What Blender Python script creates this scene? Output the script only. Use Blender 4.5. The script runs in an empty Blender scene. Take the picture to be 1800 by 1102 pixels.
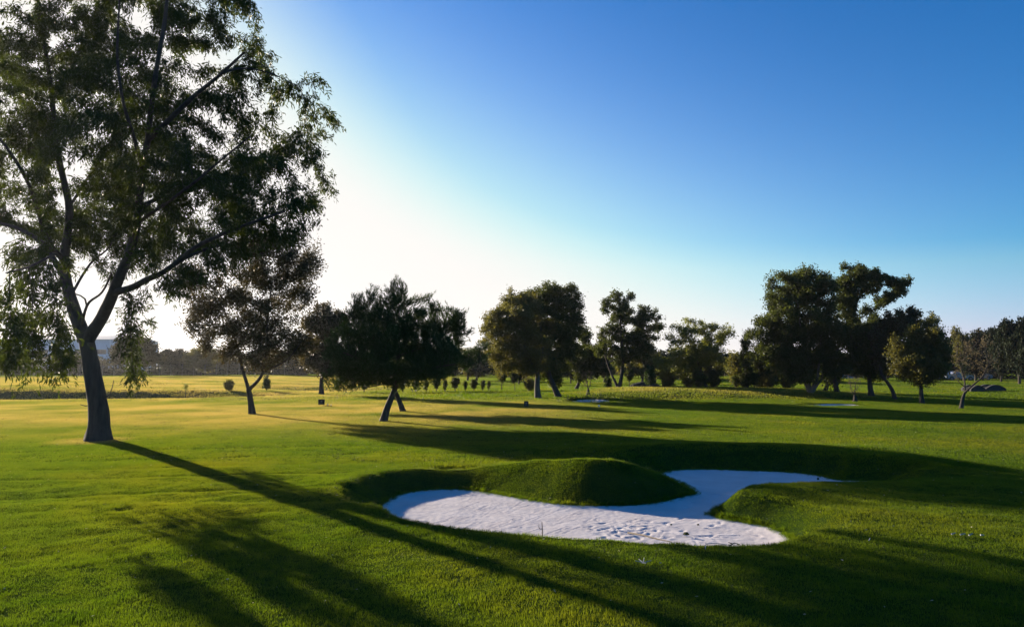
import bpy, math, random
import numpy as np
from mathutils import Vector, Matrix, Euler
SC = bpy.context.scene
C = SC.collection

# ------------------------------------------------------------------ camera, world, sun, exposure
CAM_H, FPX, HOR = 2.4, 1200.0, 640.0
PITCH = math.atan((HOR - 551.0) / FPX)
cam_d = bpy.data.cameras.new('camera'); cam = bpy.data.objects.new('camera', cam_d); C.objects.link(cam)
cam.location = (0, 0, CAM_H); cam.rotation_euler = (math.pi / 2 + PITCH, 0, 0)
cam_d.sensor_width = 36; cam_d.lens = FPX / 1800 * 36; cam_d.clip_end = 6000; cam_d.clip_start = 0.05
SC.camera = cam

SUN_AZ, SUN_EL = math.radians(-45.5), math.radians(13.7)     # azimuth from +Y, towards -X
SUN = Vector((math.sin(SUN_AZ) * math.cos(SUN_EL), math.cos(SUN_AZ) * math.cos(SUN_EL), math.sin(SUN_EL)))
GLOW_C = 4.40
world = bpy.data.worlds.new('World'); SC.world = world; world.use_nodes = True
wn, wl = world.node_tree.nodes, world.node_tree.links
wn.clear()
sky = wn.new('ShaderNodeTexSky'); sky.sky_type = 'NISHITA'; sky.sun_disc = False
sky.sun_elevation = SUN_EL; sky.sun_rotation = SUN_AZ
sky.air_density = 1.0; sky.dust_density = 2.2; sky.ozone_density = 2.0; sky.altitude = 0
sky.dust_density = 1.2; sky.ozone_density = 3.0
# the photograph's air is clean and white towards the horizon and deep blue overhead
sp = wn.new('ShaderNodeSeparateColor'); cb = wn.new('ShaderNodeCombineColor')
wl.new(sky.outputs[0], sp.inputs[0])
def wmath(op, a, b):
    m_ = wn.new('ShaderNodeMath'); m_.operation = op
    for i_, v_ in enumerate((a, b)):
        if isinstance(v_, (int, float)): m_.inputs[i_].default_value = v_
        else: wl.new(v_, m_.inputs[i_])
    return m_.outputs[0]
wl.new(sp.outputs[0], cb.inputs[0])
wl.new(wmath('MAXIMUM', sp.outputs[1], wmath('MULTIPLY', sp.outputs[0], .97)), cb.inputs[1])
wl.new(wmath('MAXIMUM', wmath('MAXIMUM', sp.outputs[2], wmath('MULTIPLY', sp.outputs[0], 1.03)), wmath('MULTIPLY', sp.outputs[1], 1.22)), cb.inputs[2])
hs = wn.new('ShaderNodeHueSaturation'); hs.inputs['Hue'].default_value = 0.512; hs.inputs['Value'].default_value = .93; hs.inputs['Saturation'].default_value = 1.9
bg = wn.new('ShaderNodeBackground'); bg.inputs['Strength'].default_value = 0.085
wo = wn.new('ShaderNodeOutputWorld')
wl.new(cb.outputs[0], hs.inputs['Color']); 
# aureole of the low sun: pale forward-scattered light, strongest near the sun and near the horizon, continuous all round
tcw = wn.new('ShaderNodeTexCoord'); nz = wn.new('ShaderNodeVectorMath'); nz.operation = 'NORMALIZE'; wl.new(tcw.outputs['Generated'], nz.inputs[0])
dp = wn.new('ShaderNodeVectorMath'); dp.operation = 'DOT_PRODUCT'; wl.new(nz.outputs[0], dp.inputs[0]); dp.inputs[1].default_value = SUN
szp = wn.new('ShaderNodeSeparateXYZ'); wl.new(nz.outputs[0], szp.inputs[0])
ang = wmath('MULTIPLY', wmath('ARCCOSINE', wmath('MINIMUM', dp.outputs['Value'], .99999), 0), 57.3)
elv = wmath('MULTIPLY', wmath('ARCSINE', wmath('MAXIMUM', szp.outputs[2], 0), 0), 57.3)
ex = wmath('SUBTRACT', GLOW_C, wmath('ADD', wmath('MULTIPLY', elv, 1 / 7.0), wmath('MULTIPLY', ang, 1 / 15.5)))
gl = wmath('EXPONENT', ex, 0)
gl = wmath('MULTIPLY', wmath('DIVIDE', gl, wmath('ADD', wmath('MULTIPLY', gl, .6), 1)), 1 / 2.38 / .085)
gc = wn.new('ShaderNodeMix'); gc.data_type = 'RGBA'; gc.blend_type = 'ADD'; gc.inputs[0].default_value = 1
cg = wn.new('ShaderNodeCombineColor'); wl.new(gl, cg.inputs[0]); wl.new(wmath('MULTIPLY', gl, .97), cg.inputs[1]); wl.new(wmath('MULTIPLY', gl, .95), cg.inputs[2])
wl.new(hs.outputs[0], gc.inputs[6]); wl.new(cg.outputs[0], gc.inputs[7])

# the bright side levels off to a creamy white
s2 = wn.new('ShaderNodeSeparateColor'); c2 = wn.new('ShaderNodeCombineColor'); wl.new(gc.outputs[2], s2.inputs[0])
for i_, lim in enumerate((4.75, 4.62, 4.50)):
    sm = wn.new('ShaderNodeMath'); sm.operation = 'SMOOTH_MIN'; wl.new(s2.outputs[i_], sm.inputs[0]); sm.inputs[1].default_value = lim; sm.inputs[2].default_value = 2.6
    wl.new(sm.outputs[0], c2.inputs[i_])
wl.new(c2.outputs[0], bg.inputs[0]); wl.new(bg.outputs[0], wo.inputs[0])

sun_d = bpy.data.lights.new('sun', 'SUN'); sun_d.energy = 5.0; sun_d.angle = math.radians(0.55); sun_d.color = (1.0, 0.86, 0.66)
sun = bpy.data.objects.new('sun', sun_d); C.objects.link(sun)
sun.rotation_euler = SUN.to_track_quat('Z', 'Y').to_euler()

SC.view_settings.view_transform = 'Standard'; SC.view_settings.look = 'None'
SC.view_settings.gamma = 1; SC.view_settings.use_curve_mapping = False
SC.view_settings.exposure = 1.25
HAZE = 0.00015
SC.cycles.use_denoising = True
SC.cycles.max_bounces = 6; SC.cycles.diffuse_bounces = 3; SC.cycles.glossy_bounces = 2
SC.cycles.transmission_bounces = 5; SC.cycles.transparent_max_bounces = 4
SC.cycles.caustics_reflective = False; SC.cycles.caustics_refractive = False
SC.cycles.sample_clamp_indirect = 6

# ------------------------------------------------------------------ helpers
def ray(px, py):
    a, b = (px - 900) / FPX, (551 - py) / FPX
    return np.array([a, math.cos(PITCH) - b * math.sin(PITCH), math.sin(PITCH) + b * math.cos(PITCH)])
def at(px, py, D):
    "the point of the place seen at photo position px,py that lies D metres ahead"
    r = ray(px, py); t = D / r[1]
    return np.array([r[0] * t, D, CAM_H + r[2] * t])
def on(px, py, z=0.0):
    r = ray(px, py); t = (z - CAM_H) / r[2]
    return np.array([r[0] * t, r[1] * t, z])
def dist(py):
    return 2880.0 / (py - HOR)

def hash2(ix, iy, seed):
    n = (ix.astype(np.int64) * 374761393 + iy.astype(np.int64) * 668265263 + seed * 1442695041) & 0xFFFFFFFF
    n = ((n ^ (n >> 13)) * 1274126177) & 0xFFFFFFFF
    n = n ^ (n >> 16)
    return (n & 0xFFFFFF) / float(0xFFFFFF)
def vnoise(x, y, s, seed=0):
    x = np.asarray(x, float) / s; y = np.asarray(y, float) / s
    ix, iy = np.floor(x), np.floor(y); fx, fy = x - ix, y - iy
    fx = fx * fx * (3 - 2 * fx); fy = fy * fy * (3 - 2 * fy)
    a = hash2(ix, iy, seed); b = hash2(ix + 1, iy, seed); c = hash2(ix, iy + 1, seed); d = hash2(ix + 1, iy + 1, seed)
    return (a * (1 - fx) + b * fx) * (1 - fy) + (c * (1 - fx) + d * fx) * fy - 0.5
def sstep(t):
    t = np.clip(t, 0, 1); return t * t * (3 - 2 * t)

def link(o, parent=None):
    C.objects.link(o)
    if parent is not None: o.parent = parent
    return o
def fast_mesh(name, V, F, mat, smooth=False):
    "V (n,3), F (m,k) numpy -> mesh"
    me = bpy.data.meshes.new(name)
    V = np.asarray(V, np.float32); F = np.asarray(F, np.int32)
    k = F.shape[1]
    me.vertices.add(len(V)); me.vertices.foreach_set('co', V.ravel())
    me.loops.add(F.size); me.loops.foreach_set('vertex_index', F.ravel())
    me.polygons.add(len(F)); me.polygons.foreach_set('loop_start', np.arange(0, F.size, k, dtype=np.int32))
    me.polygons.foreach_set('loop_total', np.full(len(F), k, np.int32))
    if smooth: me.polygons.foreach_set('use_smooth', np.ones(len(F), bool))
    me.update(calc_edges=True); me.validate()
    if mat: me.materials.append(mat)
    return me
def mobj(name, me, parent=None, loc=(0, 0, 0)):
    o = bpy.data.objects.new(name, me); o.location = loc
    return link(o, parent)
def empty(name, loc, label, cat, group=None):
    o = bpy.data.objects.new(name, None); o.location = Vector(loc); o.empty_display_size = .3
    C.objects.link(o); tag(o, label, cat, group)
    return o
def tag(o, label=None, cat=None, group=None, kind=None):
    if label: o['label'] = label
    if cat: o['category'] = cat
    if group: o['group'] = group
    if kind: o['kind'] = kind
    return o

class MB:
    "collects boxes, tubes and lathes into one mesh"
    def __init__(s): s.v = []; s.f = []
    def add(s, vs, fs):
        b = len(s.v); s.v += [tuple(v) for v in vs]; s.f += [tuple(i + b for i in f) for f in fs]
    def box(s, c, d, rz=0.0, taper=1.0):
        x, y, z = d[0] / 2, d[1] / 2, d[2] / 2; vs = []
        for k in (-1, 1):
            t = taper if k > 0 else 1
            for sx, sy in ((-1, -1), (1, -1), (1, 1), (-1, 1)):
                X, Y = sx * x * t, sy * y * t
                vs.append((c[0] + X * math.cos(rz) - Y * math.sin(rz), c[1] + X * math.sin(rz) + Y * math.cos(rz), c[2] + k * z))
        s.add(vs, [(3, 2, 1, 0), (4, 5, 6, 7), (0, 1, 5, 4), (1, 2, 6, 5), (2, 3, 7, 6), (3, 0, 4, 7)])
    def tube(s, pts, rad, n=8, cap=True):
        pts = [Vector(p) for p in pts]; rad = rad if hasattr(rad, '__len__') else [rad] * len(pts)
        vs = []; fs = []
        for i, p in enumerate(pts):
            d = (pts[min(i + 1, len(pts) - 1)] - pts[max(i - 1, 0)]).normalized()
            u = d.cross(Vector((0.13, 0.95, 0.21))).normalized(); w = d.cross(u)
            for k in range(n):
                a = 2 * math.pi * k / n; vs.append(p + (u * math.cos(a) + w * math.sin(a)) * rad[i])
        for i in range(len(pts) - 1):
            for k in range(n):
                fs.append((i * n + k, i * n + (k + 1) % n, (i + 1) * n + (k + 1) % n, (i + 1) * n + k))
        if cap: fs += [tuple(range(n))[::-1], tuple((len(pts) - 1) * n + k for k in range(n))]
        s.add(vs, fs)
    def build(s, name, mat, parent=None, loc=(0, 0, 0), smooth=False):
        me = bpy.data.meshes.new(name); me.from_pydata(s.v, [], s.f); me.update()
        if smooth: me.polygons.foreach_set('use_smooth', [True] * len(me.polygons))
        me.materials.append(mat)
        return mobj(name, me, parent, loc)

# ------------------------------------------------------------------ materials
def new_mat(name):
    m = bpy.data.materials.new(name); m.use_nodes = True; m.node_tree.nodes.clear()
    return m, m.node_tree.nodes, m.node_tree.links
def ramp(n, cols):
    r = n.new('ShaderNodeValToRGB'); e = r.color_ramp.elements
    while len(e) < len(cols): e.new(0.5)
    for el, (p, c) in zip(e, cols): el.position = p; el.color = (*c, 1)
    return r
def noise(n, l, vec, scale, detail=3, rough=.5):
    t = n.new('ShaderNodeTexNoise'); t.inputs['Scale'].default_value = scale; t.inputs['Detail'].default_value = detail
    t.inputs['Roughness'].default_value = rough
    if vec is not None: l.new(vec, t.inputs['Vector'])
    return t
def mix(n, l, fac, a, b):
    m = n.new('ShaderNodeMix'); m.data_type = 'RGBA'
    for s_, v in ((0, fac), (6, a), (7, b)):
        if isinstance(v, bpy.types.NodeSocket): l.new(v, m.inputs[s_])
        elif s_ == 0: m.inputs[0].default_value = v
        else: m.inputs[s_].default_value = (*v, 1)
    return m.outputs[2]

def leaf_mat(name, cols, trans=0.35, tcol=(0.25, 0.32, 0.03), rough=.55, spec=.25):
    "leaf or needle: reflects a dull green, lets a warmer green through"
    m, n, l = new_mat(name)
    g = n.new('ShaderNodeNewGeometry')
    r = ramp(n, [(i / (len(cols) - 1), c) for i, c in enumerate(cols)]); l.new(g.outputs['Random Per Island'], r.inputs[0])
    p = n.new('ShaderNodeBsdfPrincipled'); p.inputs['Roughness'].default_value = rough; p.inputs['Specular IOR Level'].default_value = spec
    l.new(r.outputs[0], p.inputs['Base Color'])
    t = n.new('ShaderNodeBsdfTranslucent')
    l.new(mix(n, l, g.outputs['Random Per Island'], tcol, tuple(c * .55 for c in tcol)), t.inputs[0])
    mx = n.new('ShaderNodeMixShader'); mx.inputs[0].default_value = trans
    o = n.new('ShaderNodeOutputMaterial')
    l.new(p.outputs[0], mx.inputs[1]); l.new(t.outputs[0], mx.inputs[2]); l.new(mx.outputs[0], o.inputs[0])
    return m
def bark_mat(name, c1, c2, sx=14, sz=2.5, bump=.5):
    m, n, l = new_mat(name)
    tc = n.new('ShaderNodeTexCoord'); mp = n.new('ShaderNodeMapping'); mp.inputs['Scale'].default_value = (sx, sx, sz)
    l.new(tc.outputs['Object'], mp.inputs[0])
    t = noise(n, l, mp.outputs[0], 1.0, 6, .65); t2 = noise(n, l, tc.outputs['Object'], 1.3, 3)
    r = ramp(n, [(.35, c1), (.65, c2)]); l.new(t.outputs[0], r.inputs[0])
    col = mix(n, l, t2.outputs[0], r.outputs[0], tuple(c * .7 for c in c2))
    p = n.new('ShaderNodeBsdfPrincipled'); p.inputs['Roughness'].default_value = .85; p.inputs['Specular IOR Level'].default_value = .15
    l.new(col, p.inputs['Base Color'])
    b = n.new('ShaderNodeBump'); b.inputs['Strength'].default_value = bump; b.inputs['Distance'].default_value = .05
    l.new(t.outputs[0], b.inputs['Height']); l.new(b.outputs[0], p.inputs['Normal'])
    o = n.new('ShaderNodeOutputMaterial'); l.new(p.outputs[0], o.inputs[0])
    return m
def plain_mat(name, col, rough=.6, var=.25, scale=6, metal=0, spec=.4, bump=.1):
    m, n, l = new_mat(name)
    tc = n.new('ShaderNodeTexCoord'); t = noise(n, l, tc.outputs['Object'], scale, 5, .6)
    c = mix(n, l, t.outputs[0], tuple(c * (1 - var) for c in col), tuple(min(1, c * (1 + var)) for c in col))
    p = n.new('ShaderNodeBsdfPrincipled'); p.inputs['Roughness'].default_value = rough; p.inputs['Metallic'].default_value = metal
    p.inputs['Specular IOR Level'].default_value = spec
    l.new(c, p.inputs['Base Color'])
    b = n.new('ShaderNodeBump'); b.inputs['Strength'].default_value = bump; b.inputs['Distance'].default_value = .02
    l.new(t.outputs[0], b.inputs['Height']); l.new(b.outputs[0], p.inputs['Normal'])
    o = n.new('ShaderNodeOutputMaterial'); l.new(p.outputs[0], o.inputs[0])
    return m

def turf_nodes(n, l):
    "colour of the turf over the place: fresh green, olive, straw patches"
    g = n.new('ShaderNodeNewGeometry'); pos = g.outputs['Position']
    a = noise(n, l, pos, .22, 4, .55)       # patches of several metres
    b = noise(n, l, pos, 2.3, 3, .6)        # half-metre mottling
    sep = n.new('ShaderNodeSeparateXYZ'); l.new(pos, sep.inputs[0])
    # straw-coloured ground: left, 24-50 m ahead, around the tree belt
    def band(sock, lo, hi, soft):
        m1 = n.new('ShaderNodeMapRange'); m1.interpolation_type = 'SMOOTHSTEP'
        m1.inputs[1].default_value = lo - soft; m1.inputs[2].default_value = lo + soft; l.new(sock, m1.inputs[0])
        m2 = n.new('ShaderNodeMapRange'); m2.interpolation_type = 'SMOOTHSTEP'
        m2.inputs[1].default_value = hi - soft; m2.inputs[2].default_value = hi + soft
        m2.inputs[3].default_value = 1; m2.inputs[4].default_value = 0; l.new(sock, m2.inputs[0])
        mm = n.new('ShaderNodeMath'); mm.operation = 'MULTIPLY'; l.new(m1.outputs[0], mm.inputs[0]); l.new(m2.outputs[0], mm.inputs[1])
        return mm.outputs[0]
    def mul(a_, b_):
        mm = n.new('ShaderNodeMath'); mm.operation = 'MULTIPLY'
        for i, v in enumerate((a_, b_)):
            if isinstance(v, (int, float)): mm.inputs[i].default_value = v
            else: l.new(v, mm.inputs[i])
        return mm.outputs[0]
    def mx(a_, b_):
        mm = n.new('ShaderNodeMath'); mm.operation = 'MAXIMUM'; l.new(a_, mm.inputs[0]); l.new(b_, mm.inputs[1]); return mm.outputs[0]
    z1 = mul(band(sep.outputs[1], 26, 44, 7), band(sep.outputs[0], -70, 2, 7))
    z2 = mul(mul(band(sep.outputs[1], 47.5, 58, 4), band(sep.outputs[0], 6, 27, 3)), .5)      # the raised green
    z3 = mul(band(sep.outputs[1], 44, 130, 10), band(sep.outputs[0], -90, -12, 8))
    dry = mx(mx(z1, z2), z3)
    th = n.new('ShaderNodeMapRange'); th.inputs[1].default_value = .24; th.inputs[2].default_value = .62; l.new(a.outputs[0], th.inputs[0])
    vd = n.new('ShaderNodeVectorMath'); vd.operation = 'DISTANCE'; l.new(pos, vd.inputs[0]); vd.inputs[1].default_value = (-13.35, 21.9, 0)
    foot = n.new('ShaderNodeMapRange'); foot.inputs[1].default_value = .5; foot.inputs[2].default_value = 1.5; foot.inputs[3].default_value = .6; foot.inputs[4].default_value = 0; l.new(vd.outputs['Value'], foot.inputs[0])
    dryf = mx(mul(mul(dry, th.outputs[0]), .80), foot.outputs[0])
    return g, a, b, dryf

def grass_mat():
    m, n, l = new_mat('turf_blades')
    g, a, b, dry = turf_nodes(n, l)
    rnd = g.outputs['Random Per Island']
    r1 = ramp(n, [(0, (.014, .038, .004)), (.5, (.024, .056, .006)), (.90, (.042, .074, .009)), (1, (.17, .15, .06))]); l.new(rnd, r1.inputs[0])
    c = mix(n, l, a.outputs[0], r1.outputs[0], (.038, .062, .008))
    c = mix(n, l, dry, c, (.13, .11, .035))
    t1 = ramp(n, [(.3, (.09, .20, .004)), (.5, (.19, .28, .006)), (.66, (.38, .37, .014))]); l.new(a.outputs[0], t1.inputs[0])
    t2 = ramp(n, [(.3, (.06, .12, .004)), (.7, (.23, .29, .009))]); l.new(b.outputs[0], t2.inputs[0])
    t = mix(n, l, .5, t1.outputs[0], t2.outputs[0])
    t = mix(n, l, dry, t, (.70, .50, .13))
    p = n.new('ShaderNodeBsdfPrincipled'); p.inputs['Roughness'].default_value = .5; p.inputs['Specular IOR Level'].default_value = .12
    l.new(c, p.inputs['Base Color'])
    tr = n.new('ShaderNodeBsdfTranslucent'); l.new(t, tr.inputs[0])
    mxs = n.new('ShaderNodeMixShader'); mxs.inputs[0].default_value = .5
    o = n.new('ShaderNodeOutputMaterial')
    l.new(p.outputs[0], mxs.inputs[1]); l.new(tr.outputs[0], mxs.inputs[2]); l.new(mxs.outputs[0], o.inputs[0])
    return m
def ground_mat():
    m, n, l = new_mat('turf_soil')
    g, a, b, dry = turf_nodes(n, l)
    r = ramp(n, [(.3, (.020, .040, .007)), (.7, (.036, .056, .011))]); l.new(b.outputs[0], r.inputs[0])
    c = mix(n, l, dry, r.outputs[0], (.13, .10, .045))
    p = n.new('ShaderNodeBsdfPrincipled'); p.inputs['Roughness'].default_value = 1; p.inputs['Specular IOR Level'].default_value = 0
    l.new(c, p.inputs['Base Color'])
    f = noise(n, l, g.outputs['Position'], 40, 4, .7)
    bm = n.new('ShaderNodeBump'); bm.inputs['Strength'].default_value = .8; bm.inputs['Distance'].default_value = .03
    l.new(f.outputs[0], bm.inputs['Height']); l.new(bm.outputs[0], p.inputs['Normal'])
    o = n.new('ShaderNodeOutputMaterial'); l.new(p.outputs[0], o.inputs[0])
    return m
def sand_mat():
    m, n, l = new_mat('bunker_sand')
    tc = n.new('ShaderNodeTexCoord')
    a = noise(n, l, tc.outputs['Object'], 2.0, 4); f = noise(n, l, tc.outputs['Object'], 90, 4, .7)
    r = ramp(n, [(.32, (.54, .495, .505)), (.66, (.68, .635, .645))]); l.new(a.outputs[0], r.inputs[0])
    c = mix(n, l, f.outputs[0], r.outputs[0], (.52, .47, .46))
    p = n.new('ShaderNodeBsdfPrincipled'); p.inputs['Roughness'].default_value = .95; p.inputs['Specular IOR Level'].default_value = .1
    l.new(c, p.inputs['Base Color'])
    bm = n.new('ShaderNodeBump'); bm.inputs['Strength'].default_value = .35; bm.inputs['Distance'].default_value = .012
    l.new(f.outputs[0], bm.inputs['Height']); l.new(bm.outputs[0], p.inputs['Normal'])
    o = n.new('ShaderNodeOutputMaterial'); l.new(p.outputs[0], o.inputs[0])
    return m
M_GRASS, M_SOIL, M_SAND = grass_mat(), ground_mat(), sand_mat()

# ------------------------------------------------------------------ terrain
SZ = -0.36                                                   # level of the bunker sand
outline_px = [ # photo x, y, level of the point
 (677, 893, -.30), (690, 878, -.34), (712, 869, -.34), (745, 863, -.34), (800, 861, -.34), (850, 866, -.34), (900, 875, -.34), (955, 884, -.34),
 (1010, 889, -.34), (1060, 890, -.34), (1120, 889, -.34), (1170, 882, -.34), (1212, 872, -.34), (1229, 865, -.34), (1205, 850, -.34),
 (1180, 840, -.34), (1168, 833, -.34), (1200, 827, -.34), (1250, 826, -.34), (1310, 828, -.34), (1380, 831, -.34), (1430, 836, -.34), (1470, 845, -.34),
 (1540, 848, -.34), (1515, 855, -.34), (1400, 862, -.34), (1335, 868, -.34), (1283, 881, -.34), (1243, 900, -.34), (1262, 911, -.34),
 (1305, 919, -.34), (1345, 926, -.33), (1380, 935, -.22), (1376, 941, -.04), (1340, 948, 0), (1250, 951, 0), (1150, 948, 0), (1000, 940, 0), (900, 932, 0),
 (800, 922, 0), (730, 911, -.03), (690, 902, -.14)]
def catmull(P, k=5):
    P = np.array(P); n = len(P); out = []
    for i in range(n):
        a, b, c, d = P[i - 1], P[i], P[(i + 1) % n], P[(i + 2) % n]
        for t in np.arange(k) / k:
            out.append(.5 * ((2 * b) + (-a + c) * t + (2 * a - 5 * b + 4 * c - d) * t * t + (-a + 3 * b - 3 * c + d) * t ** 3))
    return np.array(out)
POLY = catmull([on(x, y, z)[:2] for x, y, z in outline_px], 4)
def sdist(x, y, poly):
    "signed distance to a closed polygon, positive outside"
    x = np.asarray(x, float); y = np.asarray(y, float); sh = x.shape; x = x.ravel(); y = y.ravel()
    d = np.full(x.shape, 1e9); ins = np.zeros(x.shape, bool)
    A = poly; B = np.roll(poly, -1, axis=0)
    for (ax, ay), (bx, by) in zip(A, B):
        ex, ey = bx - ax, by - ay; L = ex * ex + ey * ey + 1e-12
        t = np.clip(((x - ax) * ex + (y - ay) * ey) / L, 0, 1)
        d = np.minimum(d, (x - ax - t * ex) ** 2 + (y - ay - t * ey) ** 2)
        cond = (ay > y) != (by > y)
        if ey != 0: ins ^= cond & (x < ex * (y - ay) / ey + ax)
    return (np.where(ins, -1, 1) * np.sqrt(d)).reshape(sh)
def gauss(x, y, cx, cy, sx, sy, rot=0.0, p=2.0):
    dx, dy = x - cx, y - cy; c, s = math.cos(rot), math.sin(rot)
    u, v = dx * c + dy * s, -dx * s + dy * c
    return np.exp(-((np.abs(u) / sx) ** p + (np.abs(v) / sy) ** p))
# two small far bunkers: centre from the photo, half sizes
FAR_BUNKERS = [(1036, 704, 1.2, 1.7), (1458, 711, 1.7, .8)]
def far_b():
    for px, py, rx, ry in FAR_BUNKERS:
        p = on(px, py); yield p[0], p[1], rx, ry
def H(x, y):
    x = np.asarray(x, float); y = np.asarray(y, float)
    d = np.hypot(x, y)
    z = vnoise(x, y, 9, 3) * .10 * sstep((d - 8) / 20) + vnoise(x, y, 27, 5) * .35 * sstep((d - 30) / 60)
    z += vnoise(x, y, 70, 9) * 1.0 * sstep((d - 90) / 120)
    z += vnoise(x, y, 1.3, 11) * .012 + (vnoise(x, y, .42, 12) * .026 + vnoise(x, y, .2, 13) * .014) * sstep((19 - d) / 5)
    # old mower tracks across the left lawn
    for y0_, k_, c_ in ((15.2, .10, .004), (16.7, .13, .003), (18.3, .16, .004), (20.2, .12, .002), (13.4, .16, .006)):
        z += -.020 * np.exp(-((y - y0_ - k_ * (x + 4) + c_ * (x + 4) ** 2 - .12 * np.sin(x * .9)) / .13) ** 2) * sstep((1.5 - x) / 3) * sstep((x + 22) / 6)
    # hollow with a bank that faces the camera, left
    e = 52.5 + .06 * (x + 36) + .7 * np.sin(x * .21)
    inl = sstep((-15 - x) / 14)
    z += inl * (-.42 * np.exp(-((y - e + .4) / 2.6) ** 2) + .62 * sstep((y - e) / 2.6) * sstep((130 - y) / 50) * (.6 + .4 * sstep((-30 - x) / 14)))
    z += -.35 * gauss(x, y, -18, 66, 7, 3)
    # raised green
    z += .50 * gauss(x, y, 15.5, 53.5, 10.5, 6.5, 0, 4.0)
    z += .45 * gauss(x, y, 47, 95, 16, 10) + .4 * gauss(x, y, 30, 104, 12, 6)
    # bunker mounds
    near = (np.abs(x - 3) < 12) & (np.abs(y - 14) < 10)
    if near.any():
        X, Y = x[near] if x.ndim else x, y[near] if y.ndim else y
        g = .40 * gauss(X, Y, 1.95, 14.35, 1.35, .80, -.12, 2.3)
        g += .11 * gauss(X, Y, .1, 15.4, 1.9, .7, .1) + .14 * gauss(X, Y, .55, 15.2, 1.1, .85)
        g += .17 * gauss(X, Y, 5.2, 19.3, 4.4, 1.0, -.03)
        g += .12 * gauss(X, Y, 5.2, 13.0, 1.25, .72, .15) - .05 * gauss(X, Y, 7.6, 13.4, 1.3, 1.1)
        g += .05 * gauss(X, Y, 5.6, 11.0, 1.2, .7)
        g += .10 * gauss(X, Y, 9.8, 17.0, 1.6, 2.6)
        g -= .16 * gauss(X, Y, 9.0, 15.4, 2.0, 1.0)
        g += .07 * gauss(X, Y, -3.4, 13.8, .7, 1.2)
        s = sdist(X, Y, POLY)
        front = sstep((np.interp(X, [-2.4, -1, 0, 1, 2.7, 3.9, 4.4], [12.2, 10.9, 10.5, 10.3, 9.9, 10.1, 10.4]) - Y) / .5)
        w = .95 * (1 - front) + .32 * front
        w = np.where(Y > 16, w * 1.45, w); w = w * (1 + .45 * gauss(X, Y, .6, 14.6, 1.2, 1.2)); w = w * (1 - .42 * gauss(X, Y, 4.6, 12.8, 1.3, 1.3))
        zz = (z[near] if z.ndim else z) + g
        t = np.clip(s / w, 0, 1); t = np.where(front > .5, np.sqrt(t), t ** .85 * .6 + sstep(t) * .4)
        lev = SZ - .02 + 0 * s
        zo = lev * (1 - t) + (zz + .03 * front) * t
        zo = np.where(s < 0, SZ - .02 - .25 * sstep(-s / .12), zo)
        if z.ndim: z[near] = zo
        else: z = zo
    for cx, cy, rx, ry in far_b():
        q = np.hypot((x - cx) / rx, (y - cy) / ry)
        z += -.31 * sstep((1.25 - q) / .35)
    z += -.045 * gauss(x, y, *on(212, 899)[:2], .13, .12)
    return z
def Hs(x, y): return float(H(np.array([x]), np.array([y]))[0])
def axis(spans):
    out = []
    for a, b, s in spans: out += list(np.arange(a, b - 1e-6, s))
    return np.array(out + [spans[-1][1]])
gx = axis([(-1900, -300, 200), (-300, -80, 12), (-80, -26, 1.5), (-26, -14, .4), (-14, -3, .14), (-3, 10.5, .07), (10.5, 14, .25), (14, 50, 1.0), (50, 90, 2), (90, 300, 12), (300, 1900, 200)])
gy = axis([(-60, 0, 6), (0, 4, .5), (4, 8.6, .12), (8.6, 20.6, .065), (20.6, 30, .25), (30, 76, .5), (76, 140, 1.5), (140, 320, 6), (320, 1920, 160)])
GX, GY = np.meshgrid(gx, gy)
GZ = H(GX, GY)
nx, ny = len(gx), len(gy)
idx = np.arange(nx * ny).reshape(ny, nx)
F = np.stack([idx[:-1, :-1], idx[:-1, 1:], idx[1:, 1:], idx[1:, :-1]], -1).reshape(-1, 4)
ground = mobj('ground', fast_mesh('ground', np.stack([GX, GY, GZ], -1).reshape(-1, 3), F, M_SOIL, True))
tag(ground, 'gently rolling ground of the golf course under the turf', kind='structure')

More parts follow.
